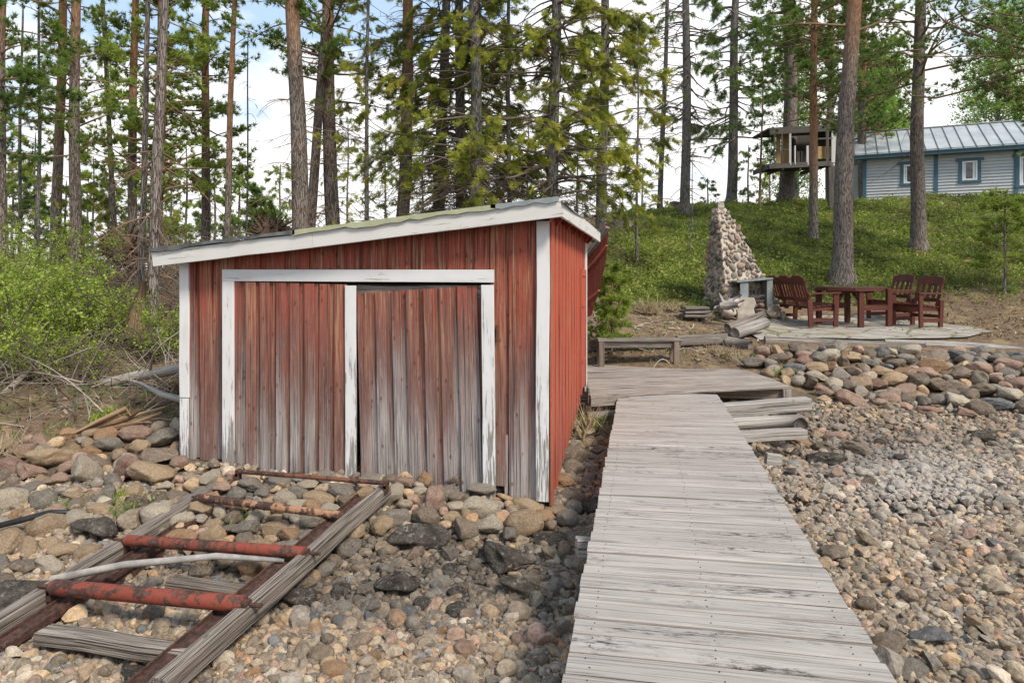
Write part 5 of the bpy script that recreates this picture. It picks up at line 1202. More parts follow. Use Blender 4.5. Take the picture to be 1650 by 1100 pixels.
for n, f, h_ in ((26000, lambda x, y, z, d, px: (px > 960) & (z > .62) & (z < 1.5) & (px < 1260) & (_n2(x*2+4, y*2)+np.random.randn(len(x))*.3 > -.1), .09),
              (46000, lambda x, y, z, d, px: (px > 1430) & (z > .93) & (z < 2.2) & (d > 11.4) & (_n2(x*2+4, y*2)+np.random.randn(len(x))*.4 > -.2), .07),
              (10000, lambda x, y, z, d, px: (px < 290) & (z > .45) & (z < 1.1), .09),
              (9000, lambda x, y, z, d, px: (px > 1050) & (z > .5) & (z < .95) & (px < 1240) & (d < 11.6), .12)):
    x, y, z, d, px = spots(n, f, (-12, 4), (17, 26)); p = np.stack([x, y, z], -1); mb.stamps(*T_G2, p, np.random.randn(*p.shape)*.6+[0, 0, .8], h_*np.random.uniform(.6, 1.4, len(x)))
# bigger straw tussocks
for px, py, s_, n in ((1045, 505, .34, 90), (1075, 500, .25, 40), (245, 700, .12, 20), (940, 700, .42, 34), (15, 730, .25, 30), (285, 625, .35, 60), (1160, 570, .2, 60), (1190, 580, .18, 40)):
    g = ground(px, py); p = g+np.random.randn(n, 3)*[.12, .12, 0]; mb.stamps(*T_G2, p, np.random.randn(n, 3)*.5+[0, 0, 1], s_*np.random.uniform(.6, 1.2, n))
tag(mb.build('dry_grass', M['straw'], origin=(0, 0, 0)), 'dry straw-coloured grass on the banks and around the patio', 'dry grass', None, 'stuff')
# litter: chips of bark and dead leaves
mb = MB(); T_C = (np.array([[-.5, -.16, 0], [.5, -.12, .05], [.55, .14, .02], [-.45, .2, .06]]), np.array([[0, 1, 2, 3]]))
for n, f, s_ in ((26000, lambda x, y, z, d, px: (px > 950) & (px < 1250) & (z > .6) & (z < 1.35), .05), (46000, lambda x, y, z, d, px: (px > 1430) & (z > .92) & (z < 2.1), .045), (40000, lambda x, y, z, d, px: (px < 295) & (z > .42) & (z < 1.4), .05)):
    x, y, z, d, px = spots(n, f, (-12, 4), (17, 24)); p = np.stack([x, y, z+.015], -1); mb.stamps(*T_C, p, np.random.randn(*p.shape)*.5+[0, 0, .6], s_*np.random.uniform(.5, 1.8, len(x)))
tag(mb.build('bark_litter', M['litter'], origin=(0, 0, 0)), 'brown bark chips and dead leaves lying on the soil', 'litter', None, 'stuff')
# dead brushwood under the bushes
def twigs(n, pick, lens, rad, mat, name, label, up=(0, .5), hz=(0, .5)):
    mb = MB(); P0 = []
    x, y, z, d, px = pick(n); n = len(x); K = 6; s = np.linspace(0, 1, K)[None, :, None]; a = np.random.rand(n)*6.28; e = np.random.uniform(*up, n); L = np.random.uniform(*lens, n)
    dr = np.stack([np.cos(a)*np.cos(e), np.sin(a)*np.cos(e), np.sin(e)], -1); P0 = np.stack([x, y, z+np.random.uniform(*hz, n)*np.random.rand(n)], -1)
    Pt = P0[:, None]+dr[:, None]*L[:, None, None]*s+np.random.randn(n, 1, 3)*.10*L[:, None, None]*np.sin(s*3)-np.array([0, 0, 1])*s**2*.2*L[:, None, None]
    mb.tubes(Pt, rad*np.linspace(1.2, .35, K)[None]*np.random.lognormal(-.15, .45, (n, 1)), 4)
    tag(mb.build(name, M[mat], None, True, origin=(0, 0, 0)), label, 'brushwood', None, 'stuff')
seed(505)
twigs(2600, lambda n: spots(n*4, lambda x, y, z, d, px: (px < 300) & (d > 6.7) & (d < 11) & (z > .55) & ((px < 150) | (d > 9) | (np.random.rand(len(x)) < .3)), (-11, 4), (0, 13)), (.2, .9), .0045, 'twig', 'brushwood', 'tangle of grey dead twigs under the willow bushes', (-.1, .8), (0, .38))
twigs(230, lambda n: spots(n*5, lambda x, y, z, d, px: (px < 290) & (d > 6.4) & (d < 8.8) & (z > .5), (-9, 4), (0, 10)), (.3, 1.1), .0048, 'twigpale', 'pale_brushwood', 'pale bent twigs in front of the left thicket', (0, 1.2), (0, .3))
twigs(1500, lambda n: spots(n*5, lambda x, y, z, d, px: (px > 150) & (px < 520) & (d > 12) & (d < 17), (-14, 8), (2, 19)), (.5, 1.8), .008, 'twig', 'forest_brushwood', 'grey dead branches tangled between the trunks behind the boathouse', (-.1, 1.1), (0, 1.2))
twigs(260, lambda n: spots(n*6, lambda x, y, z, d, px: (px > 955) & (px < 1200) & (z > .6) & (z < 1.3), (-2, 9), (8, 16)), (.1, .5), .008, 'twigpale', 'fallen_sticks', 'pale fallen sticks on the bark litter by the plank bench', (-.05, .2), (0, .05))
# ------------------------------------------------------------------ garden furniture
seed(31)
def at(px, d, dz=0.0):
    cx = (px-825)/1100*d; p = Rt*cx+Fw*d; return np.array([p[0], p[1], H(p[0], p[1])+.03+dz])
def part(root, name, mat, fn):
    mb = MB(); fn(mb); return mb.build(name, M[mat], root, world=False)
def seat_unit(root, x0, width, arms=(True, True)):
    """armchair / bench in local axes: sits facing -y, back at +y"""
    W = width; hw = W/2
    for sx in (-1, 1):
        X_ = sx*(hw-.03)
        part(root, 'leg', 'stain', lambda m: m.beam((X_, -.25, 0), (X_, -.27, .62), .045, .085, up=(0, 1, 0)))
        part(root, 'leg', 'stain', lambda m: m.beam((X_, .22, 0), (X_, .25, .50), .045, .09, up=(0, 1, 0)))
        part(root, 'stretcher', 'stain', lambda m: m.beam((X_, -.22, .13), (X_, .19, .13), .03, .07))
        part(root, 'armrest', 'stain', lambda m: (m.beam((X_, -.34, .635), (X_, .30, .62), .095, .028), m.prism([(X_-.02, -.31, .62), (X_-.02, -.21, .62), (X_-.02, -.21, .40)], (.04, 0, 0))))
        part(root, 'side_rail', 'stain', lambda m: m.beam((X_-sx*.04, -.25, .36), (X_-sx*.04, .22, .33), .03, .085))
    part(root, 'front_rail', 'stain', lambda m: m.beam((-hw+.05, -.235, .34), (hw-.05, -.235, .34), .03, .10))
    def slats(m):
        for k in range(5): y = -.24+k*.105; m.beam((-hw+.03, y, .42-.012*k), (hw-.03, y, .42-.012*k), .085, .022)
    part(root, 'seat', 'stain', slats)
def back_panel(root, x, w_):
    tl = .30; zt, zb = .98, .42; Y = lambda z: .215+(z-zb)*tl
    def fr(m):
        for sx in (-1, 1): m.beam((x+sx*(w_/2-.03), Y(.30), .30), (x+sx*(w_/2-.03), Y(zt-.06), zt-.06), .06, .035, up=(0, 1, 0))
        m.beam((x-w_/2+.05, Y(.50), .50), (x+w_/2-.05, Y(.50), .50), .03, .07)
        n = 10; up_ = [(x-w_/2+w_*i/n, 0, zt-.10+.07*(math.sin(math.pi*i/n)**.35 if 0 < i < n else 0)+(.018 if i in (3, 7) else 0)) for i in range(n+1)]
        poly = [(x-w_/2, 0, zt-.17)]+up_+[(x+w_/2, 0, zt-.17)]
        poly = [(a, Y(c_)-.02, c_) for a, b_, c_ in poly]
        for i in range(len(poly)-1):
            a, b_ = poly[i], poly[i+1]; lo_a = (a[0], Y(zt-.19)-.02, zt-.19); lo_b = (b_[0], Y(zt-.19)-.02, zt-.19)
            if abs(a[0]-b_[0]) > 1e-4: m.prism([lo_a, lo_b, b_, a], (0, .032, .0))
    part(root, 'back_frame', 'stain', fr)
    for k in range(3):
        xx = x+(k-1)*(w_-.16)/3
        part(root, 'back_slat', 'stain', lambda m: m.beam((xx, Y(.52), .52), (xx, Y(zt-.17), zt-.17), .062, .02, up=(0, 1, 0)))
def bench3(loc, rz, label):
    r = thing('garden_bench', label, 'bench', loc, rz); seat_unit(r, 0, 1.62)
    for x in (-.52, 0, .52): back_panel(r, x, .50)
    return r
def chair1(loc, rz, label):
    r = thing('garden_armchair', label, 'armchair', loc, rz, 'red-brown armchairs at the table'); seat_unit(r, 0, .66); back_panel(r, 0, .54)
    part(r, 'stretcher', 'stain', lambda m: m.beam((-.29, .18, .20), (.29, .18, .20), .03, .06)); return r
b0 = at(1292, 13.45)
bench3(tuple(b0), YAW+R_(94), 'red-brown wooden three-part garden bench left of the table, seen from its end')
c0 = at(1478, 12.95); ch = chair1(tuple(c0), YAW+R_(-72), 'red-brown armchair at right of the table, nearer the rock bank')
c1 = at(1434, 14.1); dup(ch, tuple(c1), YAW+R_(-76), 'red-brown armchair behind the nearer one, half hidden by the table end')
t0 = at(1371, 13.25); tb = thing('picnic_table', 'round-edged dark red table with crossed legs on the flagstones', 'table', tuple(t0), YAW+R_(4))
def top(m):
    n = 8; R0 = .64; pts = [(R0*math.cos(i*2*math.pi/n+math.pi/8), R0*.94*math.sin(i*2*math.pi/n+math.pi/8)) for i in range(n)]
    y = -.60
    while y < .6:
        xs_ = []
        for yy in (y+.004, y+.092):
            c_ = []
            for i in range(n):
                (xa, ya), (xb, yb) = pts[i], pts[(i+1) % n]
                if (ya-yy)*(yb-yy) <= 0 and ya != yb: c_.append(xa+(xb-xa)*(yy-ya)/(yb-ya))
            xs_.append((min(c_), max(c_)) if len(c_) >= 2 else None)
        if xs_[0] and xs_[1]:
            (a, b_), (c_, d_) = xs_; m.prism([(a, y+.004, .72), (b_, y+.004, .72), (d_, y+.092, .72), (c_, y+.092, .72)], (0, 0, .028))
        y += .096
part(tb, 'tabletop', 'staindark', top)
def rim(m):
    n = 8; R0 = .645
    for i in range(n):
        a, b_ = i*2*math.pi/n+math.pi/8, (i+1)*2*math.pi/n+math.pi/8; m.beam((R0*math.cos(a), R0*.94*math.sin(a), .70), (R0*math.cos(b_), R0*.94*math.sin(b_), .70), .02, .055)
part(tb, 'rim', 'stain', rim)
for x, y in ((-.10, -.50), (.50, -.42), (-.46, .34), (.22, .50)):
    part(tb, 'leg', 'stain', lambda m: m.beam((x, y, 0), (x, y, .715), .10, .075, up=(0, 1, 0)))
part(tb, 'stretcher', 'stain', lambda m: m.beam((-.06, -.50, .36), (.50, -.42, .36), .05, .10)); part(tb, 'stretcher', 'stain', lambda m: m.beam((-.46, .34, .36), (.22, .50, .36), .05, .10))
part(tb, 'brace', 'stain', lambda m: m.beam((-.38, 0, .30), (-.08, .05, .70), .05, .06)); part(tb, 'brace', 'stain', lambda m: m.beam((.38, .1, .30), (.02, .05, .70), .05, .06))
part(tb, 'crossbar', 'stain', lambda m: m.beam((-.46, .05, .66), (.48, .05, .66), .06, .07))
# ------------------------------------------------------------------ stone fireplace with its tapering chimney
seed(33)
D0 = 14.0; Cc = lambda px, d, z: C((px-825)/1100*d, d, z)
zg = H(*Cc(1180, 13.9, 0)[:2])
base = [Cc(1131, 14.3, zg-.1), Cc(1172, 13.45, zg-.15), Cc(1262, 13.9, zg-.1), Cc(1225, 14.9, zg-.1)]
topz = CAMZ+(440-336)/1100*14.1
topq = [Cc(1148, 14.1, topz), Cc(1157, 13.98, topz-.04), Cc(1170, 14.06, topz-.02), Cc(1162, 14.2, topz)]
fp = thing('stone_fireplace', 'outdoor fireplace with a tapering cobblestone chimney left of the picnic bench', 'fireplace', tuple(Cc(1185, 14, zg)))
mb = MB(); NL = 14; NS = 6; V = []
for j in range(NL+1):
    v = j/NL; vv = v**1.08
    ring = [base[k]*(1-vv)+topq[k]*vv for k in range(4)]
    for k in range(4):
        for i in range(NS):
            u = i/NS; p = ring[k]*(1-u)+ring[(k+1) % 4]*u; p = np.array([p[0], p[1], base[0][2]*(1-v)+p[2]*0+topz*v]); c_ = sum(ring)/4
            o = p[:2]-c_[:2]; p[:2] = c_[:2]+o*(1+.05*math.sin(j*1.9+k*2+i)+random.uniform(-.03, .03)); V.append(p)
n4 = 4*NS; F = [(j*n4+q, j*n4+(q+1) % n4, (j+1)*n4+(q+1) % n4, (j+1)*n4+q) for j in range(NL) for q in range(n4)]
mb.raw(V, F+[[NL*n4+q for q in range(n4)]]); mb.build('mortar_body', M['mortar'], fp)
# cobbles bedded in the four faces
cob = MB(); ccol = []; pal = [PAL[c_] for c_ in ('grey', 'grey', 'tan', 'pale', 'pink', 'brown', 'blue-grey', 'dark', 'pale', 'red')]
pts_ = []
for k in (0, 1, 3, 2):
    for _ in range(2600):
        u, v = random.random(), random.random()**1.25*.985; vv = v**1.08
        a = base[k]*(1-vv)+topq[k]*vv; b_ = base[(k+1) % 4]*(1-vv)+topq[(k+1) % 4]*vv; p = a*(1-u)+b_*u; p = np.array([p[0], p[1], base[0][2]*(1-v)+topz*v])
        r = random.uniform(.042, .095)*(1-.25*v)
        if all(np.sum((p-q)**2) > (.84*(r+s_))**2 for q, s_ in pts_):
            pts_.append((p, r)); nrm = np.cross(b_-a, topq[k]-base[k]); nrm /= np.linalg.norm(nrm); V, F = random.choice(LOW+MID)
            tdir = np.cross(nrm, np.random.randn(3)); tdir /= np.linalg.norm(tdir); bdir = np.cross(nrm, tdir)
            W = p+nrm*r*.05+(V[:, 0:1]*tdir*r*random.uniform(1, 1.35)+V[:, 1:2]*bdir*r+V[:, 2:3]*nrm*r*1.2); cob.raw(W, F, V*r+np.random.rand(3)*30)
            ccol.append(np.repeat([(np.array(random.choice(pal))*.6+np.array([.25, .215, .18])*.4)*random.uniform(.75, 1.15)], len(V), 0))
co_ = cob.build('cobblestones', M['gravel'], fp, smooth=True); cc = np.vstack(ccol); a_ = co_.data.attributes.new('rcol', 'FLOAT_COLOR', 'POINT'); a_.data.foreach_set('color', np.hstack([cc, np.ones((len(cc), 1))]).astype(np.float32).ravel())
mb = MB(); mb.beam(Cc(1159, 14.05, topz-.1), Cc(1160, 14.05, topz+.12), .13, .14, up=(0, 1, 0), seg=4, jit=.016); mb.build('chimney_cap', M['mortar'], fp)
mb = MB()                                        # crumbling hearth foot
for _ in range(16):
    p = Cc(random.uniform(1158, 1190), random.uniform(13.0, 13.5), zg+random.uniform(-.05, .22)); V, F = random.choice(MID); mb.raw(p+V*random.uniform(.07, .15), F)
mb.build('hearth_foot', M['mortar'], fp, smooth=True)
# firebox: slab on top, steel cheeks, dark inside, grate bars
zt = CAMZ-(455-440)/1100*13.3; L0, L1 = Cc(1188, 13.3, zt), Cc(1246, 13.5, zt+.06); bk = np.array([*(Fw*.75), 0])
def slab(name, mat, a, b_, c_, d_, th):
    mb = MB(); mb.prism([a, b_, c_, d_], th); return mb.build(name, M[mat], fp)
slab('hearth_slab', 'steel', L0, L1, L1+bk, L0+bk, (0, 0, .03))
zf = zg-.02; dn = lambda p, z: np.array([p[0], p[1], z])
fl, fr_ = Cc(1193, 13.36, 0), Cc(1206, 13.4, 0); gl, gr_ = Cc(1236, 13.5, 0), Cc(1245, 13.52, 0)
slab('steel_cheek', 'steel', dn(fl, zt-.38), dn(fr_, zt-.34), dn(fr_, zt-.003), dn(fl, zt-.003), (*(Fw*.03), 0))
slab('steel_cheek', 'steel', dn(gl, zf+.15), dn(gr_, zf+.15), dn(gr_, zt+.05), dn(gl, zt+.045), (*(Fw*.6), 0))
slab('soot_lining', 'soot', dn(fr_, zf)+bk*.8, dn(gl, zf)+bk*.8, dn(gl, zt)+bk*.8, dn(fr_, zt)+bk*.8, (*(Fw*.03), 0))
slab('soot_lining', 'soot', dn(fr_, zf), dn(fr_, zf)+bk*.8, dn(fr_, zt)+bk*.8, dn(fr_, zt-.003), (*(Rt*.02), 0))
for z in (.24, .33):
    mb = MB(); mb.beam(dn(fr_, zf+z)+bk*.1+[*(Rt*.03), 0], dn(gl, zf+z+.04)+bk*.1, .05, .04, seg=4, jit=.006); mb.build('grate_bar', M['darkwood'], fp)
mb = MB(); p = dn((fl+fr_)/2, zf-.1)
mb.beam(p, dn(p, zt-.3), .34, .2, up=(0, 1, 0), seg=4, jit=.015); mb.build('hearth_pier', M['mortar'], fp)
for px, c_, l in ((1213, 'grey', 'round grey stone inside the firebox'), (1226, 'red', 'red-brown stone inside the firebox')):
    q = Cc(px, 13.5, 0); put_rock(q[0], q[1], zf+.17, .10, c_, 0, label=l)
put_rock(*Cc(1221, 13.6, zf+.03), .22, 'grey', 4, (1.4, 1, .6), label='flat grey stone forming the floor of the firebox')
# ------------------------------------------------------------------ logs and edging round the patio
seed(35)
def logt(label, pts, r, mat='grey', name='log', rough=.07, seg=14, group=None):
    mb = MB(); mb.tube(pts, r, seg, rough=rough); return one(name, label, 'log', mb, M[mat], group, True)
def lp(px, py, d): return P(px, py, d)
logt('long split log edging the patio above the rock bank, left half', [lp(1232, 550, 11.1), lp(1300, 553, 11.0), lp(1400, 557, 10.9), lp(1490, 560, 10.8)], [.085, .09, .085, .07], 'grey')
logt('long pale log edging the patio above the rock bank, right half', [lp(1425, 551, 10.95), lp(1540, 558, 10.8), lp(1700, 573, 10.5)], [.05, .085, .10], 'pale')
logt('dark weathered log lying slantwise on a paler one beside the fireplace', [lp(1172, 529, 11.6), lp(1200, 520, 11.9), lp(1229, 507, 12.3)], [.075, .085, .07], 'grey')
logt('smooth pale sawn log under the dark slanting one beside the fireplace', [lp(1184, 537, 11.4), lp(1233, 520, 11.9)], [.095, .095], 'pale', rough=.03)
logt('short pale round log half sunk in the grass at the end of the edging board', [lp(1172, 550, 11.2), lp(1209, 557, 10.9)], [.085, .075], 'grey', rough=.04)
mb = MB(); mb.beam(lp(1090, 549, 11.1), lp(1171, 546, 11.3), .10, .16, ch=.012, seg=5, jit=.004); one('edging_beam', 'squared grey beam running from the plank bench to the crossed logs', 'beam', mb, M['grey'])
mb = MB(); mb.beam(lp(950, 553, 11.1), lp(1090, 551, 11.15), .10, .12, ch=.012, seg=5, jit=.004); one('edging_beam', 'squared grey beam lying on the soil behind the plank bench', 'beam', mb, M['brownwood'])
seed(36)
for j, (py, w_) in enumerate(((508, 42), (502, 40), (496, 38))):
    g = P(1120, py, 13.2); a = g-[*(Rt*w_/1100*6.6), 0]; b_ = g+[*(Rt*w_/1100*6.6), 0]; mb = MB(); mb.beam(a+[0, 0, 0], b_, .5-.05*j, .05, ch=.008, seg=3, jit=.005)
    one('stone_step', ['lowest of the three flat slabs stacked as a step left of the fireplace', 'middle of the three flat slabs stacked as a step left of the fireplace', 'topmost of the three flat slabs stacked as a step left of the fireplace'][j], 'slab', mb, M['mortar'] if j == 3 else M['grey'])
for px, py, l in ((1122, 478, 'pale flat stone on the path above the stacked slabs'), (1118, 468, 'farther flat stone on the path above the stacked slabs')):
    g = ground(px, py); put_rock(*g, .22, 'grey', 3, (1, .9, .35), 0, .05, l)
# white root of driftwood beside the fireplace
seed(37)
rt = MB(); c_ = P(1172, 492, 12.6); rt.tube([c_+np.array([-.14, 0, 0]), c_, c_+np.array([.18, -.02, .02])], [.05, .085, .05], 10, rough=.15)
for dx, dz, ex in ((-.10, .22, -.14), (.02, .20, .04), (.12, .20, .26), (.2, .10, .30), (-.2, -.05, -.25), (.1, -.12, .12), (.0, .1, -.06)):
    rt.tube([c_+np.array([dx*.5, random.uniform(-.05, .05), .0]), c_+np.array([dx, random.uniform(-.1, .1), dz*.6]), c_+np.array([ex, random.uniform(-.1, .1), dz])], [.035, .024, .012], 7, rough=.1)
one('driftwood_root', 'white driftwood root with prongs in front of the fireplace', 'driftwood', rt, M['pale'], None, True)
# ------------------------------------------------------------------ left bank logs
seed(38)
logt('grey barkless trunk lying against the boathouse left wall', [lp(150, 622, 7.9), lp(220, 606, 7.8), lp(300, 592, 7.6)], [.055, .06, .06], 'pale')
logt('crooked grey branch lying below the trunk at the boathouse left wall', [lp(207, 612, 7.35), lp(235, 622, 7.15), lp(262, 636, 6.95), lp(298, 644, 6.8)], [.018, .03, .035, .03], 'pale')
logt('pale dead branch slanting down at the left edge under the bush', [lp(0, 640, 7.4), lp(30, 612, 7.6), lp(62, 582, 7.8)], [.035, .03, .022], 'twigpale')
logt('charred dark log end at the left picture edge on the bank', [lp(-40, 722, 6.3), lp(46, 733, 6.1)], [.07, .05], 'darkwood')
logt('thin fallen trunk in the woods behind the left thicket', [lp(70, 535, 10.4), lp(180, 522, 10.8), lp(270, 505, 11)], [.05, .05, .045], 'twig')
logt('upright broken rotten stump with orange wood behind the boathouse left corner', [lp(216, 545, 9.6), lp(222, 505, 9.6), lp(232, 452, 9.6)], [.11, .09, .03], 'rotten', 'rotten_stump', .3)
mb = MB()
for j in range(16):
    o = random.uniform(-1.6, 1.6); a = lp(98+random.uniform(0, 50), 722+o*7-j, 6.35+random.uniform(-.1, .1)); b_ = lp(292-random.uniform(0, 60), 668+o*10-j, 6.6+random.uniform(-.1, .15)); m_ = (a+b_)/2+np.array([0, 0, random.uniform(-.05, .09)]); b_ = a+(b_-a)*random.uniform(.5, 1)
    mb.tube([a, a*.6+m_*.4, m_, b_], [.006, .026, .030, .008], 7, rough=.45)
one('rotten_log', 'split rotten orange-brown log on the left bank against the boathouse', 'log', mb, M['rotten'], None, True)
# uprooted root plates behind the roof
seed(39)
def rootplate(px, py, d, r, label):
    c_ = P(px, py, d); mb = MB(); V, F = ico(3); W = V.copy()
    for q in range(len(W)): W[q] *= 1+.5*mnoise.noise(Vector(V[q]*2.2))+.35*mnoise.noise(Vector(V[q]*6))
    mb.raw(c_+W*[r, r*.45, r*.72], F, W)
    for _ in range(170):
        a = random.uniform(0, 6.28); o = np.array([math.cos(a)*r*.7, random.uniform(-.3, .3)*r, math.sin(a)*r*.5]); e = o*random.uniform(1.2, 1.9)+np.random.randn(3)*.15; mb.tube([c_+o*.6, c_+(o+e)/2+np.random.randn(3)*.05, c_+e], [.03, .018, .006], 5)
    one('root_plate', label, 'roots', mb, M['brownroot'], None, True)
M['brownroot'] = flat('brown_roots', (.07, .045, .03), (.17, .115, .08), 5, .95)
rootplate(436, 378, 15.5, .45, 'uprooted root plate of a fallen tree just left of the big pale pine')
rootplate(200, 398, 15.5, .5, 'uprooted root tangle between the pines behind the left bushes')
for px, py, d, l in ((1090, 331, 24.5, 'low grey stump on the crest left of the bare grey trunk'), (1003, 352, 20.5, 'grey stump by the spruce at the roof corner')):
    b_ = foot_at(px, d); mb = MB(); mb.tube([b_-[0, 0, .1], b_+[0, 0, .1], b_+[.03, 0, .34]], [.40, .32, .27], 14, rough=.15); one('tree_stump', l, 'stump', mb, M['grey'], None, True)
# ------------------------------------------------------------------ treehouse
seed(41)
th0 = C((1300-825)/1100*24, 24, H(*C((1300-825)/1100*24, 24, 0)[:2])); thh = thing('treehouse', 'small grey and yellow treehouse on posts round the stout pine trunk', 'treehouse', tuple(th0))
def tp(px, py, d=23.4): return P(px, py, d)
def tb_(name, mat, a, b_, w_, h_, up=(0, 0, 1), **k):
    mb = MB(); mb.beam(a, b_, w_, h_, up=up, **k); return mb.build(name, M[mat], thh)
Bk = np.array([*(Fw*1.5), 0])
A0, A1 = tp(1239, 266), tp(1338, 261)
mb = MB(); mb.prism([A0, A1, A1+Bk, A0+Bk], (0, 0, -.05)); mb.build('floor', M['darkwood'], thh)
tb_('floor_edge', 'oldgrey', A0-[0, 0, .05], A1-[0, 0, .05], .05, .17); tb_('floor_edge', 'oldgrey', A1-[0, 0, .05], A1+Bk-[0, 0, .05], .05, .17); tb_('floor_edge', 'oldgrey', A0-[0, 0, .05], A0+Bk-[0, 0, .05], .05, .17)
tb_('roof_edge', 'oldgrey', tp(1240, 213), tp(1350, 206), .06, .20); tb_('roof_edge', 'oldgrey', tp(1350, 206), tp(1350, 206)+Bk, .06, .2)
mb = MB(); a, b_ = tp(1238, 209), tp(1352, 202); mb.prism([a, b_, b_+Bk*1.05, a+Bk*1.05], (0, 0, .06)); mb.build('roof', M['oldgrey'], thh)
for px, mt, w_ in ((1248, 'oldgrey', .05), (1260, 'oldgrey', .05), (1273, 'white', .07), (1281, 'winwhite', .04), (1301, 'white', .07), (1333, 'oldgrey', .10), (1343, 'white', .14)):
    y1 = 266 if px < 1343 else 262
    y0 = 235 if px in (1281, 1301) else 211
    tb_('post', mt, tp(px, y1), tp(px, y0), w_, .05, up=(0, 1, 0))
for x0, x1, y0, y1, mt, dd in ((1251, 1258, 216, 263, 'yellow', .5), (1262, 1272, 214, 262, 'yellow', .8), (1317, 1341, 236, 256, 'yellow', .1), (1345, 1350, 220, 275, 'yellow', .3)):
    a, b_ = tp(x0, y1, 23.4+dd), tp(x1, y1, 23.4+dd); c_ = tp(x1, y0, 23.4+dd); d_ = tp(x0, y0, 23.4+dd); mb = MB(); mb.prism([a, b_, c_, d_], (*(Fw*.03), 0)); mb.build('wall_panel', M[mt], thh)
a, b_, c_, d_ = tp(1274, 262, 25.2), tp(1342, 260, 25.2), tp(1342, 212, 25.2), tp(1274, 214, 25.2); mb = MB(); mb.prism([a, b_, c_, d_], (*(Fw*.03), 0)); mb.build('back_wall', M['darkwood'], thh)
tb_('side_wall', 'darkwood', tp(1341, 237, 23.6), tp(1341, 237, 23.6)+Bk*.85, .03, 1.0)
mb = MB()
for px in (1286, 1293): mb.beam(tp(px, 262, 23.5), tp(px, 244, 23.5), .10, .03, up=(0, 1, 0))
mb.build('balustrade', M['darkwood'], thh)
tb_('rail', 'oldgrey', tp(1318, 224), tp(1343, 223), .04, .05); tb_('rail', 'oldgrey', tp(1331, 212), tp(1333, 236), .04, .04, up=(0, 1, 0)); tb_('rail', 'oldgrey', tp(1248, 240), tp(1275, 242), .03, .03)
for px, py0, d, w_ in ((1340, 327, 23.5, .20), (1346, 327, 24.3, .16), (1336, 327, 25.2, .15)):
    g = P(px, 327, d); tb_('support_post', 'oldgrey', g-[0, 0, .3], P(px-2, 268, d), w_, w_, up=(0, 1, 0))
for px in (1262, 1290, 1318): tb_('joist', 'oldgrey', tp(px, 270)+[0, 0, -.02], tp(px, 270)+Bk*.95, .05, .12)
# ------------------------------------------------------------------ house on the hill
seed(43)
HA = C((1391-825)/1100*31, 31, 4.7); HB = C((1652-825)/1100*28.4, 28.4, 4.7); ax = (HB-HA); ax /= np.linalg.norm(ax); nrmH = np.array([ax[1], -ax[0], 0])   # faces the lake
if nrmH.dot([*(-Fw), 0]) < 0: nrmH = -nrmH
house = thing('house', 'long pale grey boarded house with blue trim and metal roof on top of the hill', 'house', tuple(HA)); LH = 10.5; ZE = 7.18; DH = 5.0
hw_ = lambda s_, z, o=0.0: np.array([*(HA+ax*s_+nrmH*o)[:2], z])
def s_of(px):                                     # distance along the wall under an image column
    k = (px-825)/1100; A_ = np.array([HA.dot([*Rt, 0]), HA.dot([*Fw, 0])]); D_ = np.array([ax.dot([*Rt, 0]), ax.dot([*Fw, 0])]); return (k*A_[1]-A_[0])/(D_[0]-k*D_[1])
def z_of(px, py): d = HA.dot([*Fw, 0])+ax.dot([*Fw, 0])*s_of(px); return CAMZ-(py-440)/1100*d
def siding(m, s0, s1, z0, z1, o=0.0, step=.13, vec=None, org=None):
    z = z0
    while z < z1:
        a, b_ = hw_(s0, z, o+.034), hw_(s1, z, o+.034); a2, b2 = hw_(s0, min(z+step, z1), o-.012), hw_(s1, min(z+step, z1), o-.012)
        ai, bi = hw_(s0, z, o-.03), hw_(s1, z, o-.03); m.raw([a, b_, b2, a2, ai, bi], [[0, 1, 2, 3], [1, 0, 4, 5]]); z += step
mb = MB(); W1 = (s_of(1452), s_of(1471), z_of(1460, 298), z_of(1460, 266)); W2 = (s_of(1546), s_of(1579), z_of(1562, 292), z_of(1562, 259)); W3 = (s_of(1638), s_of(1672), z_of(1650, 300), z_of(1650, 252))
W1 = (W1[0], W1[0]+(W2[1]-W2[0]), W2[2], W2[3])
cuts = [0]+sum([[w_[0], w_[1]] for w_ in (W1, W2, W3)], [])+[LH]
for i in range(0, len(cuts), 2): siding(mb, cuts[i], cuts[i+1], 4.4, ZE)
for w_ in (W1, W2, W3):
    k0 = 4.4+.13*math.floor((w_[2]-4.4)/.13); siding(mb, w_[0], w_[1], 4.4, w_[2]); siding(mb, w_[0], w_[1], w_[3], ZE)
wl = mb.build('front_wall', M['siding'], house)
mb = MB(); mb.prism([hw_(0, 4.4, -.04), hw_(0, ZE, -.04), hw_(0, ZE+1.3, -DH/2), hw_(0, ZE, -DH), hw_(0, 4.4, -DH)], tuple(ax*.05)); mb.build('gable_wall', M['siding'], house)
mb = MB(); mb.prism([hw_(LH-.05, 4.4, -.04), hw_(LH-.05, ZE, -.04), hw_(LH-.05, ZE+1.3, -DH/2), hw_(LH-.05, ZE, -DH), hw_(LH-.05, 4.4, -DH)], tuple(ax*.05)); mb.build('gable_wall', M['siding'], house)
mb = MB(); siding(mb, -1.5, -.001, 4.4, ZE-.12, -1.1); mb.build('set_back_wall', M['siding'], house)
def hb(name, mat, a, b_, w_, h_, up): mb = MB(); mb.beam(a, b_, w_, h_, up=up, ch=.004); return mb.build(name, M[mat], house)
for s_ in (.05, s_of(1508), s_of(1637)): hb('corner_board', 'blue', hw_(s_, 4.4, .035), hw_(s_, ZE-.02, .035), .15, .04, tuple(nrmH))
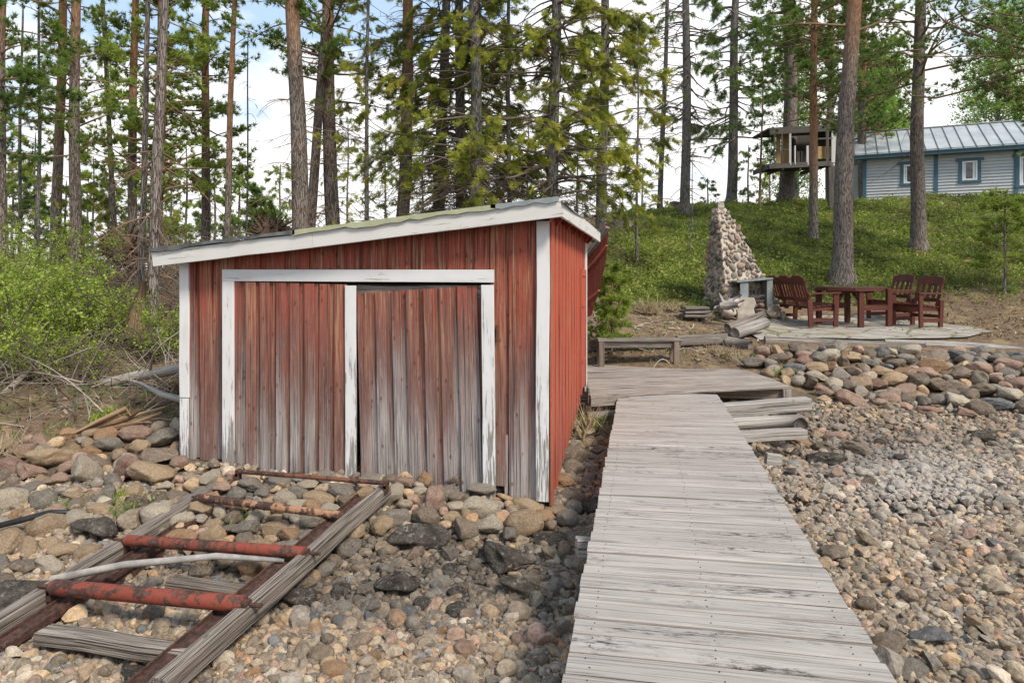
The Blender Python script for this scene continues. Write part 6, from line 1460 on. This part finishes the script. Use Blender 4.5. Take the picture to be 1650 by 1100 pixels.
hb('fascia', 'blue', hw_(-.35, ZE+.06, .42), hw_(LH+.3, ZE+.06, .42), .04, .24, (0, 0, 1)); hb('soffit', 'blue', hw_(-.3, ZE-.03, .2), hw_(LH+.3, ZE-.03, .2), .42, .03, (0, 0, 1))
def roofside(o0, z0, o1, z1, nm):
    mb = MB(); a, b_, c_, d_ = hw_(-.4, z0, o0), hw_(LH+.35, z0, o0), hw_(LH+.35, z1, o1), hw_(-.4, z1, o1); up = np.cross(b_-a, d_-a); up /= np.linalg.norm(up); up *= np.sign(up[2])
    mb.prism([a, b_, c_, d_], tuple(-up*.04)); r_ = mb.build(nm, M['zinc'], house)
    s_ = -.35; sm_ = MB()
    while s_ < LH+.35:
        p, q = hw_(s_, z0, o0)+up*.02, hw_(s_, z1, o1)+up*.02; sm_.beam(p, q, .025, .05, up=tuple(up), ch=.002); s_ += .46
    sm_.build('seam', M['steel'], r_)
zr = ZE+1.62
roofside(.50, ZE+.12, -DH/2, zr, 'roof'); roofside(-DH-.45, ZE+.12, -DH/2, zr, 'roof')
hb('ridge_cap', 'zinc', hw_(-.42, zr+.03, -DH/2), hw_(LH+.37, zr+.03, -DH/2), .16, .04, (0, 0, 1))
for w_ in (W1, W2, W3):
    s0, s1, z0, z1 = w_; wroot = MB()
    for a, b_ in (((s0+.03, z0), (s0+.03, z1)), ((s1-.03, z0), (s1-.03, z1))): wroot.beam(hw_(a[0], a[1], .04), hw_(b_[0], b_[1], .04), .13, .05, up=tuple(nrmH), ch=.004)
    wroot.beam(hw_(s0-.14, z1+.05, .045), hw_(s1+.14, z1+.05, .045), .06, .13, up=(0, 0, 1), ch=.004); wroot.beam(hw_(s0-.05, z0-.02, .045), hw_(s1+.05, z0-.02, .045), .06, .10, up=(0, 0, 1), ch=.004)
    wf = wroot.build('window', M['blue'], house)
    m2 = MB(); m2.beam(hw_(s0+.12, z0+.03, .03), hw_(s0+.12, z1-.01, .03), .08, .05, up=tuple(nrmH)); m2.beam(hw_(s1-.12, z0+.03, .03), hw_(s1-.12, z1-.01, .03), .08, .05, up=tuple(nrmH)); m2.beam(hw_(s0+.16, z0+.07, .03), hw_(s1-.16, z0+.07, .03), .05, .07, up=(0, 0, 1)); m2.beam(hw_(s0+.16, z1-.05, .03), hw_(s1-.16, z1-.05, .03), .05, .07, up=(0, 0, 1)); m2.build('sash', M['winwhite'], wf)
    m2 = MB(); m2.prism([hw_(s0+.1, z0, -.0), hw_(s1-.1, z0, -.0), hw_(s1-.1, z1, -.0), hw_(s0+.1, z1, -.0)], tuple(-nrmH*.01)); m2.build('pane', M['glass'], wf)
    cw = (s1-s0)*.12
    m2 = MB(); m2.beam(hw_(s1-.17-cw/2, z0+.11, .012), hw_(s1-.17-cw/2, z1-.09, .012), cw, .008, up=tuple(nrmH)); m2.beam(hw_(s0+.17+cw/3, z0+.11, .012), hw_(s0+.17+cw/3, z1-.09, .012), cw*.6, .008, up=tuple(nrmH)); m2.build('curtain', M['winwhite'], wf)
hb('downpipe_lamp', 'winwhite', hw_(s_of(1512), ZE-.06, .06), hw_(s_of(1515), ZE-.06, .06), .08, .10, (0, 0, 1))
# tiny yellow flowers and shoreline weeds
seed(44)
_wd = [(188, 808, 'bright green leafy weed between the stones left of the boat slip', 30, .09, 'willow'), (210, 822, 'yellow-green fern-like weed right beside the brighter one', 26, .10, 'grass'), (112, 820, 'little green weed in front of the pale slab stone', 20, .08, 'grass'), (388, 846, 'thin green weed between the slip rails', 16, .09, 'grass'), (255, 812, 'tiny weed near the top of the left timber rail', 10, .05, 'grass'), (172, 682, 'yellow-green seedling above the rotten log on the left bank', 30, .14, 'willow'), (955, 690, 'green grass tuft in the gap beside the walkway', 60, .16, 'grass'), (1142, 492, 'dense green tuft at the left foot of the fireplace', 110, .14, 'grass'), (1622, 470, 'green leafy weed on the bare ground at the right edge', 60, .14, 'grass'), (1260, 606, 'small green tuft among the boulders right of the landing', 24, .12, 'grass')]
for px, py, l, n, s_, mt in _wd:
    seed(px); g = ground(px, py); mb = MB(); p = g+np.random.randn(n, 3)*[.05+n*.0009, .05+n*.0009, 0]; mb.stamps(*T_G, p, np.random.randn(n, 3)*.35+[0, 0, 1], s_*1.3*np.random.uniform(.5, 1.1, n)); mb.stamps(*leaf_tpl(6, 7), p+[0, 0, s_*.5], np.random.randn(n, 3)*.5+[0, 0, 1], s_*.35*np.random.uniform(.5, 1.1, n)); tag(mb.build('weed', M[mt]), l, 'weed')
